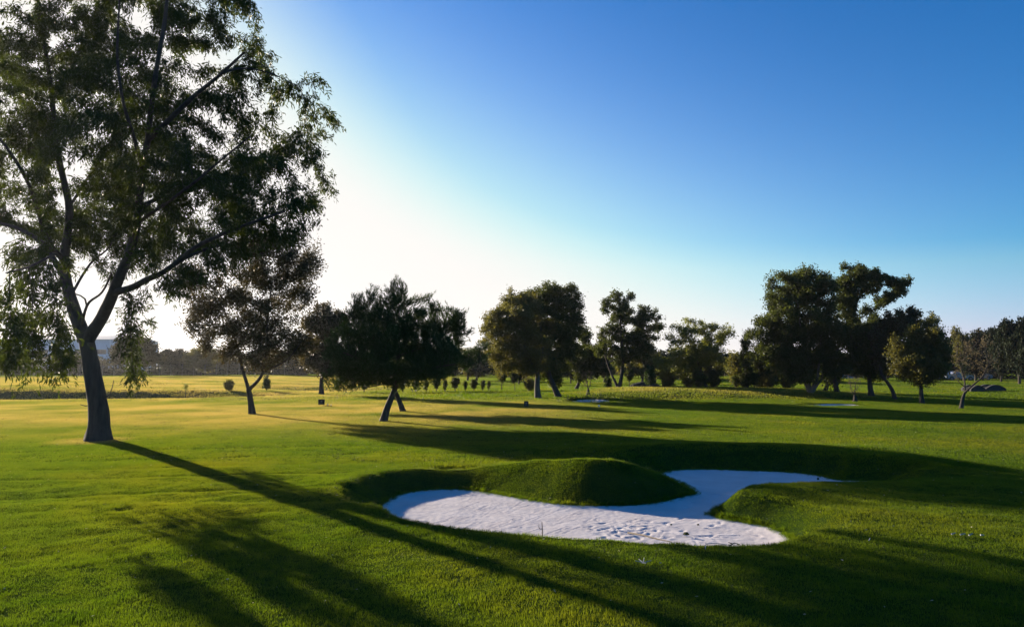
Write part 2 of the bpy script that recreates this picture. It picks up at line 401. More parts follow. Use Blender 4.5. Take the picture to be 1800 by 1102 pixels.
# ------------------------------------------------------------------ sand of the bunkers
rng = np.random.default_rng(7)
def sand_relief(x, y):
    z = vnoise(x, y, .55, 21) * .012 + vnoise(x, y, .17, 22) * .005 + vnoise(x, y, .06, 23) * .007 + vnoise(x, y, .03, 24) * .006
    def groove(p, q, w, dep, rim=.5):
        (ax, ay), (bx, by) = p, q; ex, ey = bx - ax, by - ay; L = ex * ex + ey * ey
        t = np.clip(((x - ax) * ex + (y - ay) * ey) / L, 0, 1)
        d = np.hypot(x - ax - t * ex, y - ay - t * ey)
        return -dep * np.exp(-(d / w) ** 2) + rim * dep * np.exp(-((d - 1.9 * w) / w) ** 2)
    def L(a, b, w=.012, dep=.010): return groove(on(*a, SZ)[:2], on(*b, SZ)[:2], w, dep)
    z += L((1034, 927), (1132, 933), .016, .018) + L((1078, 921), (1086, 936), .02, .010)
    z += L((900, 934), (962, 920)) + L((978, 938), (1022, 922)) + L((920, 914), (955, 902)) + L((980, 913), (1003, 901))
    z += L((1042, 905), (1052, 915)) + L((1155, 944), (1167, 930), .015, .010) + L((1217, 940), (1226, 955), .015, .010) + L((1140, 918), (1190, 918))
    z += L((1190, 939), (1300, 938), .02, .018)
    for k in range(60):                                      # short rake strokes on the left part
        px, py = rng.uniform(760, 1120), rng.uniform(884, 936); l_ = rng.uniform(12, 46)
        z += L((px, py), (px + l_, py - l_ * rng.uniform(.12, .5)), .011, rng.uniform(.008, .016))
    for k in range(110):                                      # footprints
        px, py = (rng.uniform(1035, 1175), rng.uniform(912, 944)) if k < 60 else (rng.uniform(1180, 1450), rng.uniform(832, 945))
        c = on(px, py, SZ); a = rng.uniform(0, 3)
        z += -.016 * gauss(x, y, c[0], c[1], .075, .032, a, 3) + .006 * gauss(x, y, c[0], c[1] - .1, .12, .05, a)
    return z
sx_, sy_ = np.arange(-2.9, 8.4, .03), np.arange(8.9, 18.2, .03)
SX, SY = np.meshgrid(sx_, sy_)
sd = sdist(SX, SY, POLY)
relief = sand_relief(SX, SY)
S_Z = SZ + relief * sstep(-sd / .15 + .3) + .10 * np.exp(-np.abs(np.minimum(sd, 0)) / .22) * 0.5 - .03
keep = (sd[:-1, :-1] < .16) | (sd[1:, 1:] < .16)
si = np.arange(SX.size).reshape(SX.shape)
F = np.stack([si[:-1, :-1], si[:-1, 1:], si[1:, 1:], si[1:, :-1]], -1)[keep].reshape(-1, 4)
used, inv = np.unique(F, return_inverse=True)
V = np.stack([SX, SY, S_Z], -1).reshape(-1, 3)[used]
bs = mobj('bunker_sand', fast_mesh('bunker_sand', V, inv.reshape(F.shape), M_SAND, True))
tag(bs, 'white raked sand filling the kidney-shaped bunker between grass mounds', kind='structure')
for k, (cx, cy, rx, ry) in enumerate(far_b()):
    r_, a_ = np.meshgrid(np.linspace(0, 1.12, 12), np.linspace(0, 2 * math.pi, 49)[:-1])
    X, Y = cx + r_ * rx * np.cos(a_), cy + r_ * ry * np.sin(a_)
    Z = H(np.array([cx]), np.array([cy]))[0] + .06 + .17 * r_ ** 3 * (.6 + .4 * np.sin(a_ + .6)) + vnoise(X, Y, .4, 31) * .03
    ii = np.arange(r_.size).reshape(r_.shape)
    F = np.stack([ii[:, :-1], ii[:, 1:], np.roll(ii, -1, 0)[:, 1:], np.roll(ii, -1, 0)[:, :-1]], -1).reshape(-1, 4)
    o = mobj('far_bunker_sand', fast_mesh('far_bunker_sand', np.stack([X, Y, Z], -1).reshape(-1, 3), F, M_SAND, True))
    tag(o, ['pale sand of the small far bunker left of the raised green', 'pale sand of the far bunker before the white-stemmed tree'][k], kind='structure')

# ------------------------------------------------------------------ grass as geometry
def clump(name, n, rad, hgt, wid, seed, lean=.7):
    r = np.random.default_rng(seed)
    a = r.uniform(0, 2 * math.pi, n); q = rad * np.sqrt(r.uniform(0, 1, n))
    bx, by = q * np.cos(a), q * np.sin(a)
    th = r.uniform(0, 2 * math.pi, n); w = wid * r.uniform(.6, 1.3, n); h = hgt * r.uniform(.5, 1.25, n)
    la = r.uniform(0, 2 * math.pi, n); ln = h * r.uniform(.1, 1.0, n) * lean
    dx, dy = np.cos(th) * w / 2, np.sin(th) * w / 2
    v0 = np.stack([bx - dx, by - dy, np.full(n, -.012)], -1); v1 = np.stack([bx + dx, by + dy, np.full(n, -.012)], -1)
    v2 = np.stack([bx + np.cos(la) * ln, by + np.sin(la) * ln, h], -1)
    V = np.stack([v0, v1, v2], 1).reshape(-1, 3); F = np.arange(3 * n).reshape(-1, 3)
    return bpy.data.objects.new(name, fast_mesh(name, V, F, M_GRASS))
def scatter(name, P, N, S, protos, label, seed=1):
    "one object of instances: point P, normal N, scale S(n,3)"
    r = random.Random(seed); up = Vector((0, 0, 1))
    me = bpy.data.meshes.new(name); me.vertices.add(len(P)); me.vertices.foreach_set('co', np.asarray(P, np.float32).ravel())
    R = np.zeros((len(P), 3), np.float32)
    for i, nn in enumerate(N):
        q = up.rotation_difference(Vector(nn)) @ Euler((0, 0, r.uniform(0, 6.283))).to_quaternion()
        R[i] = q.to_euler()
    for an, dt, val in (('rot', 'FLOAT_VECTOR', R), ('scl', 'FLOAT_VECTOR', np.asarray(S, np.float32))):
        at_ = me.attributes.new(an, dt, 'POINT'); at_.data.foreach_set('vector', val.ravel())
    at_ = me.attributes.new('pick', 'INT', 'POINT'); at_.data.foreach_set('value', np.random.default_rng(seed).integers(0, len(protos), len(P)).astype(np.int32))
    o = mobj(name, me)
    ng = bpy.data.node_groups.new(name, 'GeometryNodeTree')
    ng.interface.new_socket('Geometry', in_out='INPUT', socket_type='NodeSocketGeometry')
    ng.interface.new_socket('Geometry', in_out='OUTPUT', socket_type='NodeSocketGeometry')
    n, l = ng.nodes, ng.links
    gi, go = n.new('NodeGroupInput'), n.new('NodeGroupOutput')
    iop = n.new('GeometryNodeInstanceOnPoints'); iop.inputs['Pick Instance'].default_value = True
    g2i = n.new('GeometryNodeGeometryToInstance')
    for p in protos[::-1]:
        oi = n.new('GeometryNodeObjectInfo'); oi.inputs['Object'].default_value = p
        l.new(oi.outputs['Geometry'], g2i.inputs[0])
    l.new(gi.outputs[0], iop.inputs['Points']); l.new(g2i.outputs[0], iop.inputs['Instance'])
    for nm, dt, sock in (('rot', 'FLOAT_VECTOR', 'Rotation'), ('scl', 'FLOAT_VECTOR', 'Scale'), ('pick', 'INT', 'Instance Index')):
        na = n.new('GeometryNodeInputNamedAttribute'); na.data_type = dt; na.inputs['Name'].default_value = nm
        l.new(na.outputs['Attribute'], iop.inputs[sock])
    l.new(iop.outputs[0], go.inputs[0])
    md = o.modifiers.new('blades', 'NODES'); md.node_group = ng
    tag(o, label, kind='stuff')
    return o
def normals(x, y, e=.12):
    hx = (H(x + e, y) - H(x - e, y)) / (2 * e); hy = (H(x, y + e) - H(x, y - e)) / (2 * e)
    n = np.stack([-hx, -hy, np.ones_like(hx)], -1)
    return n / np.linalg.norm(n, axis=1, keepdims=True)
def wedge(y0, y1, n, seed, k=.92, pad=1.5):
    r = np.random.default_rng(seed)
    st = math.sqrt((k * (y1 * y1 - y0 * y0) + 2 * pad * (y1 - y0)) / n)
    X, Y = np.meshgrid(np.arange(-y1 * k - pad, y1 * k + pad, st), np.arange(y0, y1, st))
    X[1::2] += st / 2
    X = (X + r.uniform(-.42, .42, X.shape) * st).ravel(); Y = (Y + r.uniform(-.42, .42, Y.shape) * st).ravel()
    q = np.abs(X) < Y * k + pad
    return X[q], Y[q]
def grass_zone(name, y0, y1, n, protos, e, rad, seed, label, hk=1.0, near=True):
    x, y = wedge(y0, y1, n, seed)
    n = len(x); ok = np.ones(n, bool)
    nr = (np.abs(x - 3) < 9) & (np.abs(y - 14) < 8)
    if nr.any():
        s = np.full(n, 9.0); s[nr] = sdist(x[nr], y[nr], POLY); ok &= s > rad * .55
    for cx, cy, rx, ry in far_b(): ok &= np.hypot((x - cx) / (rx + rad * .5), (y - cy) / (ry + rad * .5)) > 1.0
    c = on(212, 899); ok &= np.hypot((x - c[0]) / 1.5, y - c[1]) > .12
    x, y = x[ok], y[ok]
    z = H(x, y); N = normals(x, y, e)
    h = hk * (1 + .45 * vnoise(x, y, .8 + 2 * rad, 41) + .6 * vnoise(x, y, .25 + rad, 42)) * np.random.default_rng(seed + 1).uniform(.8, 1.2, len(x))
    h = np.clip(h, .6, 1.6) * (1 - .6 * gauss(x, y, -13.35, 21.9, .8, .8))
    s = np.random.default_rng(seed + 2).uniform(.85, 1.2, len(x))
    return scatter(name, np.stack([x, y, z - .002], -1), N, np.stack([s, s, h], -1), protos, label, seed)
near_c = [clump('turf_tuft', 170, .14, .027, .0058, 50 + k) for k in range(4)]
mid_c = [clump('turf_patch', 300, .36, .036, .016, 60 + k) for k in range(4)]
far_c = [clump('turf_swath', 420, 1.4, .065, .05, 70 + k) for k in range(4)]
grass_zone('near_grass', 4.2, 17, 15000, near_c, .08, .14, 5, 'short green turf in the foreground and round the bunker')
grass_zone('middle_grass', 16.2, 46, 14500, mid_c, .3, .36, 6, 'sunlit turf between the bunker and the nearest trees')
grass_zone('distant_grass', 44, 190, 14500, far_c, .9, 1.4, 8, 'streaky turf of the far fairway under the trees')
# longer fringe round the bunker lip
r = np.random.default_rng(11)
k = 4200; ii = r.integers(0, len(POLY), k); tt = r.uniform(0, 1, k)[:, None]
E = POLY[ii] * (1 - tt) + np.roll(POLY, -1, 0)[ii] * tt
nrm = np.roll(POLY, -1, 0)[ii] - POLY[ii]; nrm = np.stack([nrm[:, 1], -nrm[:, 0]], -1); nrm /= np.linalg.norm(nrm, axis=1, keepdims=True) + 1e-9
area = np.sum(POLY[:, 0] * np.roll(POLY[:, 1], -1) - np.roll(POLY[:, 0], -1) * POLY[:, 1])
if area < 0: nrm = -nrm
E = E + nrm * (r.uniform(0, 1, k) ** 1.6 * .17 - .012)[:, None]
small_c = [clump('fringe_tuft', 26, .035, .050, .006, 90 + q, .9) for q in range(3)]
s_ = r.uniform(.7, 1.3, k)
scatter('bunker_fringe_grass', np.stack([E[:, 0], E[:, 1], H(E[:, 0], E[:, 1]) - .003], -1), normals(E[:, 0], E[:, 1], .04), np.stack([s_, s_, s_ * r.uniform(.4, 1.5, k)], -1), small_c, 'longer grass fringe overhanging the bunker edge', 12)

# ------------------------------------------------------------------ trees
def colonize(root_pts, A, step, kill, rng, jit=.25, up=0.0, iters=110, infl=1e9):
    """space colonisation. root_pts: list of (pos, parent, minr). returns pos, parent, minr"""
    P = [np.array(p[0], float) for p in root_pts]; par = [p[1] for p in root_pts]; mr = [p[2] for p in root_pts]
    pos = np.array(P); A = np.array(A, float)
    alive = np.ones(len(A), bool)
    d = np.full(len(A), 1e9); near = np.zeros(len(A), int)
    def upd(newidx):
        a = np.where(alive)[0]
        if not len(a): return
        Q = pos[newidx]
        D = np.linalg.norm(A[a][:, None, :] - Q[None], axis=2)
        j = D.argmin(1); m = D[np.arange(len(a)), j]; b = m < d[a]
        d[a[b]] = m[b]; near[a[b]] = np.array(newidx)[j[b]]
    upd(list(range(len(pos))))
    kids = {}
    for it in range(iters):
        alive &= ~(d < kill)
        a = np.where(alive & (d < infl))[0]
        if not len(a): break
        acc = {}
        V = A[a] - pos[near[a]]; V /= np.linalg.norm(V, axis=1, keepdims=True) + 1e-9
        for k, v in zip(near[a], V):
            if k in acc: acc[k] = acc[k] + v
            else: acc[k] = v.copy()
        new = []; newp = []
        for k, v in acc.items():
            v = v / (np.linalg.norm(v) + 1e-9) + rng.normal(0, jit, 3) + np.array([0, 0, up]); v /= np.linalg.norm(v) + 1e-9
            q = pos[k] + v * step
            if any(np.linalg.norm(q - c) < .45 * step for c in kids.get(k, [])): continue
            kids.setdefault(k, []).append(q); new.append(q); newp.append(int(k))
        if not new: break
        n0 = len(pos); pos = np.vstack([pos, new]); par += newp; mr += [0.0] * len(new)
        upd(list(range(n0, len(pos))))
    return pos, np.array(par), np.array(mr)

def skeleton(limbs, A, step, kill, seed, r_tip=.006, power=2.3, up=0.0, jit=.25):
    rng = np.random.default_rng(seed)
    roots = []
    for pts, r0, r1 in limbs:
        pts = np.array(pts, float)
        seg = np.linalg.norm(np.diff(pts, axis=0), axis=1); L = np.concatenate([[0], np.cumsum(seg)])
        n = max(3, int(L[-1] / (step * .8)) + 1); s = np.linspace(0, L[-1], n)
        # smooth interpolation
        q = np.stack([np.interp(s, L, pts[:, k]) for k in range(3)], -1)
        for _ in range(2): q[1:-1] = (q[:-2] + 2 * q[1:-1] + q[2:]) / 4
        r = r0 + (r1 - r0) * (s / L[-1]) ** .8
        if not roots: par = -1; st = 0
        else:
            R = np.array([p[0] for p in roots]); j = int(np.linalg.norm(R - q[0], axis=1).argmin()); par = j; st = 1
            q = q + (R[j] - q[0]) * np.clip(1 - s / (L[-1] * .35), 0, 1)[:, None]
        for i in range(st, n):
            roots.append((q[i], par, r[i])); par = len(roots) - 1
    nl = len(roots)
    pos, par, mr = colonize(roots, A, step, kill, rng, jit=jit, up=up)
    n = len(pos)
    # smooth the grown part
    for _ in range(2):
        new = pos.copy(); ch = np.zeros((n, 3)); cc = np.zeros(n)
        np.add.at(ch, par[1:], pos[1:]); np.add.at(cc, par[1:], 1)
        m = (np.arange(n) >= nl) & (cc > 0)
        new[m] = .5 * pos[m] + .25 * pos[par[m]] + .25 * ch[m] / cc[m][:, None]
        pos = new
    # radii
    rp = np.zeros(n); kids = np.zeros(n, int); main = np.full(n, -1); best = np.zeros(n)
    rad = np.zeros(n)
    for i in range(n - 1, -1, -1):
        rad[i] = max(r_tip if kids[i] == 0 else rp[i] ** (1 / power), 0)
        if i < nl: rad[i] = mr[i] if mr[i] > 0 else rad[i]
        p = par[i]
        if p >= 0:
            rp[p] += rad[i] ** power; kids[p] += 1
            if rad[i] > best[p]: best[p] = rad[i]; main[p] = i
    # grown nodes never thicker than their parent
    for i in range(1, n): rad[i] = min(rad[i], rad[par[i]] * .97)
    return pos, par, rad, main, kids, nl

def wood_mesh(name, pos, par, rad, main, mat, sides=8, thin=.018, cut=0.0, flare=.0, rough=.0, seed=0, base_z=0.0):
    n = len(pos); dirs = np.zeros((n, 3))
    for i in range(n):
        p = par[i]; c = main[i]
        a = pos[p] if p >= 0 else pos[i]; b = pos[c] if c >= 0 else pos[i]
        dirs[i] = b - a
    dirs /= np.linalg.norm(dirs, axis=1, keepdims=True) + 1e-9
    rg = np.random.default_rng(seed)
    Vs, Fs = [], []; nv = 0
    def rings(P, D, R, S):
        ref = np.tile(np.array([.12, .97, .18]), (len(P), 1))
        ref[np.abs((D * ref).sum(1)) > .93] = (1, .05, .1)
        u = np.cross(D, ref); u /= np.linalg.norm(u, axis=1, keepdims=True) + 1e-9
        w = np.cross(D, u); a = np.arange(S) * 2 * math.pi / S
        rr = R[:, None] * np.ones((1, S))
        return P[:, None] + rr[..., None] * (u[:, None] * np.cos(a)[None, :, None] + w[:, None] * np.sin(a)[None, :, None])
    R = rad.copy()
    if flare:
        h = pos[:, 2] - base_z; R = R * (1 + flare * np.exp(-np.maximum(h, 0) / .28))
    thick = R >= thin
    thick[0] = True
    # thick: shared rings
    T = np.where(thick)[0]; rg_ = rings(pos[T], dirs[T], R[T], sides)
    if rough:
        a = np.arange(sides)
        lump = 1 + rough * np.sin(a * 2.1 + 1)[None, :] * .5 + rg.normal(0, rough, rg_.shape[:2]) * .35
        rg_ = pos[T][:, None] + (rg_ - pos[T][:, None]) * lump[..., None]
    Vs.append(rg_.reshape(-1, 3)); mp = {t: i for i, t in enumerate(T)}; nv = len(T) * sides
    k = np.arange(sides); k2 = (k + 1) % sides
    extra = []
    for i in T:
        p = par[i]
        if p < 0: continue
        if p in mp and main[p] == i: b = mp[p] * sides
        else:
            d = pos[i] - pos[p]; d /= np.linalg.norm(d) + 1e-9
            q = rings(pos[p][None], d[None], np.array([min(R[i] * 1.08, R[p])]), sides)[0]
            extra.append(q); b = nv + (len(extra) - 1) * sides
        t = mp[i] * sides
        Fs.append(np.stack([b + k, b + k2, t + k2, t + k], -1))
    if extra: Vs.append(np.array(extra).reshape(-1, 3)); nv += len(extra) * sides
    # thin: three-sided tapering twigs
    t = np.where((~thick) & (R >= cut))[0]; t = t[par[t] >= 0]
    if len(t):
        d = pos[t] - pos[par[t]]; d /= np.linalg.norm(d, axis=1, keepdims=True) + 1e-9
        a = rings(pos[par[t]], d, np.minimum(R[t] * 1.15, thin), 3); b = rings(pos[t], d, R[t], 3)
        V = np.concatenate([a, b], 1).reshape(-1, 3); Vs.append(V)
        o = nv + np.arange(len(t))[:, None, None] * 6
        f = np.array([[0, 1, 4, 3], [1, 2, 5, 4], [2, 0, 3, 5]])[None] + o
        Fs.append(f.reshape(-1, 4))
    return fast_mesh(name, np.concatenate(Vs), np.concatenate(Fs), mat, True)

def unit(v): return v / (np.linalg.norm(v, axis=-1, keepdims=True) + 1e-9)
def leaf_quads(Cn, Ax, L, W, rg):
    w = unit(np.cross(Ax, unit(rg.normal(0, 1, Ax.shape))))
    L = L[:, None]; W = W[:, None]
    return np.stack([Cn - Ax * L / 2, Cn + w * W / 2 + Ax * L * .05, Cn + Ax * L / 2, Cn - w * W / 2 + Ax * L * .05], 1).reshape(-1, 3)
def quads_mesh(name, V, mat):
    return fast_mesh(name, V, np.arange(len(V)).reshape(-1, 4), mat)

def foliage(kind, pos, par, rad, kids, rg, n, L, W, spread, thr, mat, droop=.5):
    "leaves round the fine twigs"
    T = np.where((rad <= thr) & (par >= 0))[0]
    d = unit(pos[T] - pos[par[T]])
    if kind == 'willow':                                     # hanging sprays of narrow leaves
        per = 11; m = max(1, n // per); j = rg.integers(0, len(T), m)
        st = pos[T][j] + rg.normal(0, spread * .35, (m, 3)); dr = unit(d[j] + rg.normal(0, .7, (m, 3)))
        ln = rg.uniform(.25, 1.0, m) ** 1.5 * spread * 1.6
        s = np.linspace(.05, 1, per)[None, :, None]
        q = st[:, None] + dr[:, None] * ln[:, None, None] * s * .7 + np.array([0, 0, -1.0]) * ln[:, None, None] * s ** 1.7 * droop
        q = q.reshape(-1, 3) + rg.normal(0, .035, (m * per, 3))
        ax = unit(np.repeat(dr, per, 0) * .5 + rg.normal(0, .5, (m * per, 3)) + np.array([0, 0, -1.15 * droop]))
        Ls = L * rg.uniform(.6, 1.3, m * per)
        return quads_mesh('crown', leaf_quads(q + ax * Ls[:, None] / 2, ax, Ls, W * rg.uniform(.7, 1.2, m * per), rg), mat)
    if kind == 'pine':                                       # tufts of needles, tips turned upward
        per = 15; m = max(1, n // per); j = rg.integers(0, len(T), m)
        c = pos[T][j] + rg.normal(0, spread * .5, (m, 3)); dr = unit(d[j] * .7 + np.array([0, 0, .75]) + rg.normal(0, .25, (m, 3)))
        q = np.repeat(c, per, 0) + np.repeat(dr, per, 0) * rg.uniform(0, .20, m * per)[:, None]
        ax = unit(np.repeat(dr, per, 0) * 1.1 + rg.normal(0, .55, (m * per, 3)))
        w = unit(np.cross(ax, rg.normal(0, 1, ax.shape))); l_ = (L * rg.uniform(.7, 1.2, m * per))[:, None]
        V = np.stack([q - w * W / 2, q + w * W / 2, q + ax * l_], 1).reshape(-1, 3)
        return fast_mesh('crown', V, np.arange(len(V)).reshape(-1, 3), mat)
    per = 9; m = max(1, n // per); j = rg.integers(0, len(T), m)  # round-leaved sprays
    c = pos[T][j] + rg.normal(0, spread * .55, (m, 3))
    q = np.repeat(c, per, 0) + rg.normal(0, spread * .38, (m * per, 3))
    ax = unit(rg.normal(0, 1, (m * per, 3)) + np.array([0, 0, -droop]))
    return quads_mesh('crown', leaf_quads(q, ax, L * rg.uniform(.6, 1.3, m * per), W * rg.uniform(.7, 1.25, m * per), rg), mat)

def crown_points(blobs, D, n, rg, clusters=0, cs=.35, depth=1.0):
    "points filling the crown: blobs (px,py,rx,ry[,ahead]) as seen in the photo at distance D"
    B = []
    for b in blobs:
        off = b[4] if len(b) > 4 else 0; c = at(b[0], b[1], D + off)
        k = D / FPX; B.append((c[0], D + off, c[2], b[2] * k, max(b[2], b[3]) * k * depth, b[3] * k))
    B = np.array(B); vol = B[:, 3] * B[:, 4] * B[:, 5]; pr = vol ** .75 / np.sum(vol ** .75)
    def samp(m):
        i = rg.choice(len(B), m, p=pr); v = unit(rg.normal(0, 1, (m, 3))) * (rg.uniform(0, 1, m) ** (1 / 2.6))[:, None]
        return B[i, :3] + v * B[i, 3:]
    if not clusters: return samp(n)
    c = samp(clusters); j = rg.integers(0, clusters, n)
    sz = rg.uniform(.5, 1.3, clusters)[j][:, None] * cs
    return c[j] + unit(rg.normal(0, 1, (n, 3))) * (rg.uniform(0, 1, n)[:, None] ** .5) * sz * np.array([1, 1, .8])

LEAF = {
 'willow': leaf_mat('willow_leaf', [(.014, .026, .008), (.022, .040, .010), (.036, .052, .013)], .24, (.15, .20, .015), .5, .12),
 'olive': leaf_mat('olive_leaf', [(.028, .036, .014), (.050, .060, .020), (.085, .085, .030)], .34, (.32, .29, .04), .55, .2),
 'dark': leaf_mat('dark_leaf', [(.012, .022, .008), (.024, .036, .012), (.045, .055, .018)], .28, (.20, .24, .03), .55, .1),
 'plum': leaf_mat('reddish_leaf', [(.030, .022, .014), (.045, .040, .018), (.050, .065, .020)], .22, (.17, .13, .03), .5, .2),
 'pine': leaf_mat('pine_needle', [(.012, .032, .008), (.022, .050, .012), (.042, .075, .018)], .20, (.13, .21, .02), .5, .2),
 'light': leaf_mat('light_leaf', [(.040, .055, .016), (.065, .085, .022), (.11, .12, .035)], .42, (.36, .38, .05), .5, .25),
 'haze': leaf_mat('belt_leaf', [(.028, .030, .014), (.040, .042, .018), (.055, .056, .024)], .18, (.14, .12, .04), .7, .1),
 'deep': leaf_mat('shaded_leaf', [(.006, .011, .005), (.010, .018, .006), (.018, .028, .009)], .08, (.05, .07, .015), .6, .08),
 'straw': leaf_mat('withered_leaf', [(.07, .05, .03), (.11, .085, .05), (.16, .13, .08)], .3, (.3, .24, .12), .7, .1),
}
BARK = {
 'big': bark_mat('grey_bark', (.020, .017, .015), (.080, .067, .058), 8, 1.4, 1.0),
 'dark': bark_mat('dark_bark', (.030, .025, .022), (.085, .070, .060)),
 'pine': bark_mat('pine_bark', (.045, .030, .024), (.13, .095, .075), 9, 5, .9),
 'white': bark_mat('pale_bark', (.10, .08, .07), (.24, .20, .17), 5, 1.2, .3),
 'grey': bark_mat('dull_bark', (.045, .04, .036), (.13, .115, .10), 10, 2.5, .6),
}
def tree(name, label, base, limbs, blobs, kind, leaf, bark, nleaf, L, W, natt=700, step=None, spread=.28, seed=1,
         thr=.02, r_tip=.007, sides=8, clusters=0, cs=.4, depth=1.0, up=0.0, droop=.4, flare=.35, rough=.06, group=None, cut=0.0, extra=None, jit=.25, thin=.018, cat='tree'):
    "base: photo px,py of the foot. limbs: ([(px,py,ahead)...], r0, r1) as seen in the photo, ahead = metres beyond the foot"
    D = dist(base[1]) if len(base) < 3 else base[2]
    bp = at(base[0], base[1], D); bp[2] = Hs(bp[0], bp[1])
    rg = np.random.default_rng(seed)
    W3 = []
    for k, (pts, r0, r1) in enumerate(limbs):
        q = [at(p[0], p[1], D + (p[2] if len(p) > 2 else 0)) for p in pts]
        if k == 0: q[0] = bp + np.array([0, 0, -.10])
        W3.append((q, r0, r1))
    A = crown_points(blobs, D, natt, rg, clusters, cs, depth)
    if extra is not None: A = np.vstack([A, extra])
    hgt = A[:, 2].max() - bp[2]
    step = step or max(.12, hgt / 30)
    pos, par, rad, main, kids, nl = skeleton(W3, A, step, step * 1.6, seed, r_tip, up=up, jit=jit)
    e = empty(name, bp, label, cat, group)
    P = pos - bp
    mobj('trunk', wood_mesh('trunk', P, par, rad, main, BARK[bark], sides, thin=thin, cut=cut, flare=flare, rough=rough, seed=seed), e)
    if nleaf: mobj('crown', foliage(kind, P, par, rad, kids, rg, nleaf, L, W, spread, thr, LEAF[leaf], droop), e)
    return e

# 1. the big tree, left foreground
big_limbs = [
 ([(173, 774), (174, 742), (174, 715), (168, 690), (162, 654), (156, 622), (152, 600)], .33, .28),
 ([(152, 600), (137, 567, .1), (128, 538, .2), (119, 509, .4), (113, 480, .6), (112, 450, .8), (120, 405, 1), (123, 363, 1.1), (110, 310, 1), (98, 254, .8), (91, 163, .6), (80, 90, .4), (64, 0, .2), (50, -90, 0)], .24, .05),
 ([(154, 602), (172, 575, -.1), (184, 553, -.2), (195, 528, -.4), (206, 497, -.7), (218, 468, -.9), (231, 437, -1.1), (240, 399, -1.3), (247, 330, -1.4), (252, 280, -1.4), (260, 247, -1.3)], .21, .11),
 ([(260, 247, -1.3), (265, 190, -1.9), (275, 120, -2.4), (290, 40, -2.6), (300, -80, -2.6)], .11, .03),
 ([(260, 247, -1.3), (290, 218, -1.8), (340, 170, -2.2), (385, 134, -2.6), (430, 92, -2.9)], .11, .03),
 ([(385, 134, -2.6), (420, 118, -2), (470, 125, -1.5), (520, 150, -1)], .04, .015),
 ([(202, 520, -.5), (215, 515, -.8), (234, 509, -1.2), (262, 490, -1.8), (287, 480, -2.3), (310, 462, -2.6), (345, 432, -3), (390, 412, -3.2), (440, 392, -3.4), (500, 372, -3.6)], .12, .03),
 ([(310, 462, -2.6), (330, 450, -2.2), (385, 430, -1.4), (450, 425, -1), (500, 415, -.6)], .06, .02),
 ([(246, 372, -1.4), (258, 362, -1.1), (290, 345, -.6), (345, 335, .2), (400, 300, .8), (460, 275, 1.2), (530, 262, 1.4)], .075, .02),
 ([(242, 400, -1.3), (262, 380, -2), (300, 352, -3), (350, 315, -3.8), (390, 280, -4.2), (440, 240, -4.4)], .06, .02),
 ([(250, 300, -1.4), (235, 240, -2.4), (215, 180, -3), (205, 100, -3.4), (210, 0, -3.6)], .07, .02),
 ([(113, 485, .5), (95, 456, 1), (75, 427, 1.5), (57, 414, 2), (30, 400, 2.4), (0, 393, 2.8), (-60, 370, 3.4)], .11, .04),
 ([(116, 455, .8), (88, 430, 0), (76, 403, -.4), (64, 360, -.9), (50, 320, -1.2), (20, 270, -1.8), (-20, 220, -2.2)], .10, .03),
 ([(122, 360, 1.1), (150, 318, 1.4), (170, 290, 1.6), (200, 250, 2), (215, 190, 2.2)], .05, .02),
 ([(91, 163, .6), (120, 130, 1), (140, 90, 1.4), (172, 10, 1.8), (185, -70, 2)], .06, .02),
 ([(100, 270, .8), (75, 230, 1.4), (40, 180, 2), (0, 130, 2.4), (-40, 60, 2.6)], .06, .02),
 ([(142, 570, 0), (148, 548, -.4), (153, 532, -.7), (166, 524, -1), (178, 518, -1.3), (186, 504, -1.6), (196, 480, -2)], .05, .025),
 ([(153, 532, -.7), (154, 524, -.9), (142, 517, -1.1), (130, 516, -1.3)], .03, .018),
 ([(115, 541, .2), (98, 540, -.4), (76, 530, -.8), (55, 526, -1.1), (30, 530, -1.4), (0, 528, -1.7)], .035, .012),
 ([(115, 590, .1), (104, 583, -.3), (85, 572, -.7), (62, 560, -1.1)], .025, .010),
 ([(112, 470, .4), (106, 450, -1.2), (96, 446, -3), (80, 455, -4.8), (50, 470, -5.8), (30, 475, -7.5), (10, 480, -8.2)], .06, .015),
 ([(225, 512, -1), (231, 545, -1.6), (229, 600, -2), (236, 668, -2)], .012, .007),
 ([(80, 455, -4.8), (98, 500, -5.3), (103, 570, -5.6), (102, 652, -5.6)], .012, .007),
 ([(50, 470, -5.8), (58, 520, -5.9), (56, 580, -5.8), (58, 640, -5.8)], .012, .007),
 ([(20, 478, -7.9), (16, 530, -8), (20, 580, -8), (18, 632, -8)], .012, .007),
 ([(189, 704), (197, 690, -.1), (198, 680, -.1), (200, 668, -.1)], .02, .0135), ([(157, 716), (150, 712, -.3), (141, 711, -.4)], .018, .0135),
 ([(128, 520, .3), (150, 475, .9), (165, 455, 1.4), (190, 440, 2), (205, 410, 2.6)], .05, .02),
]
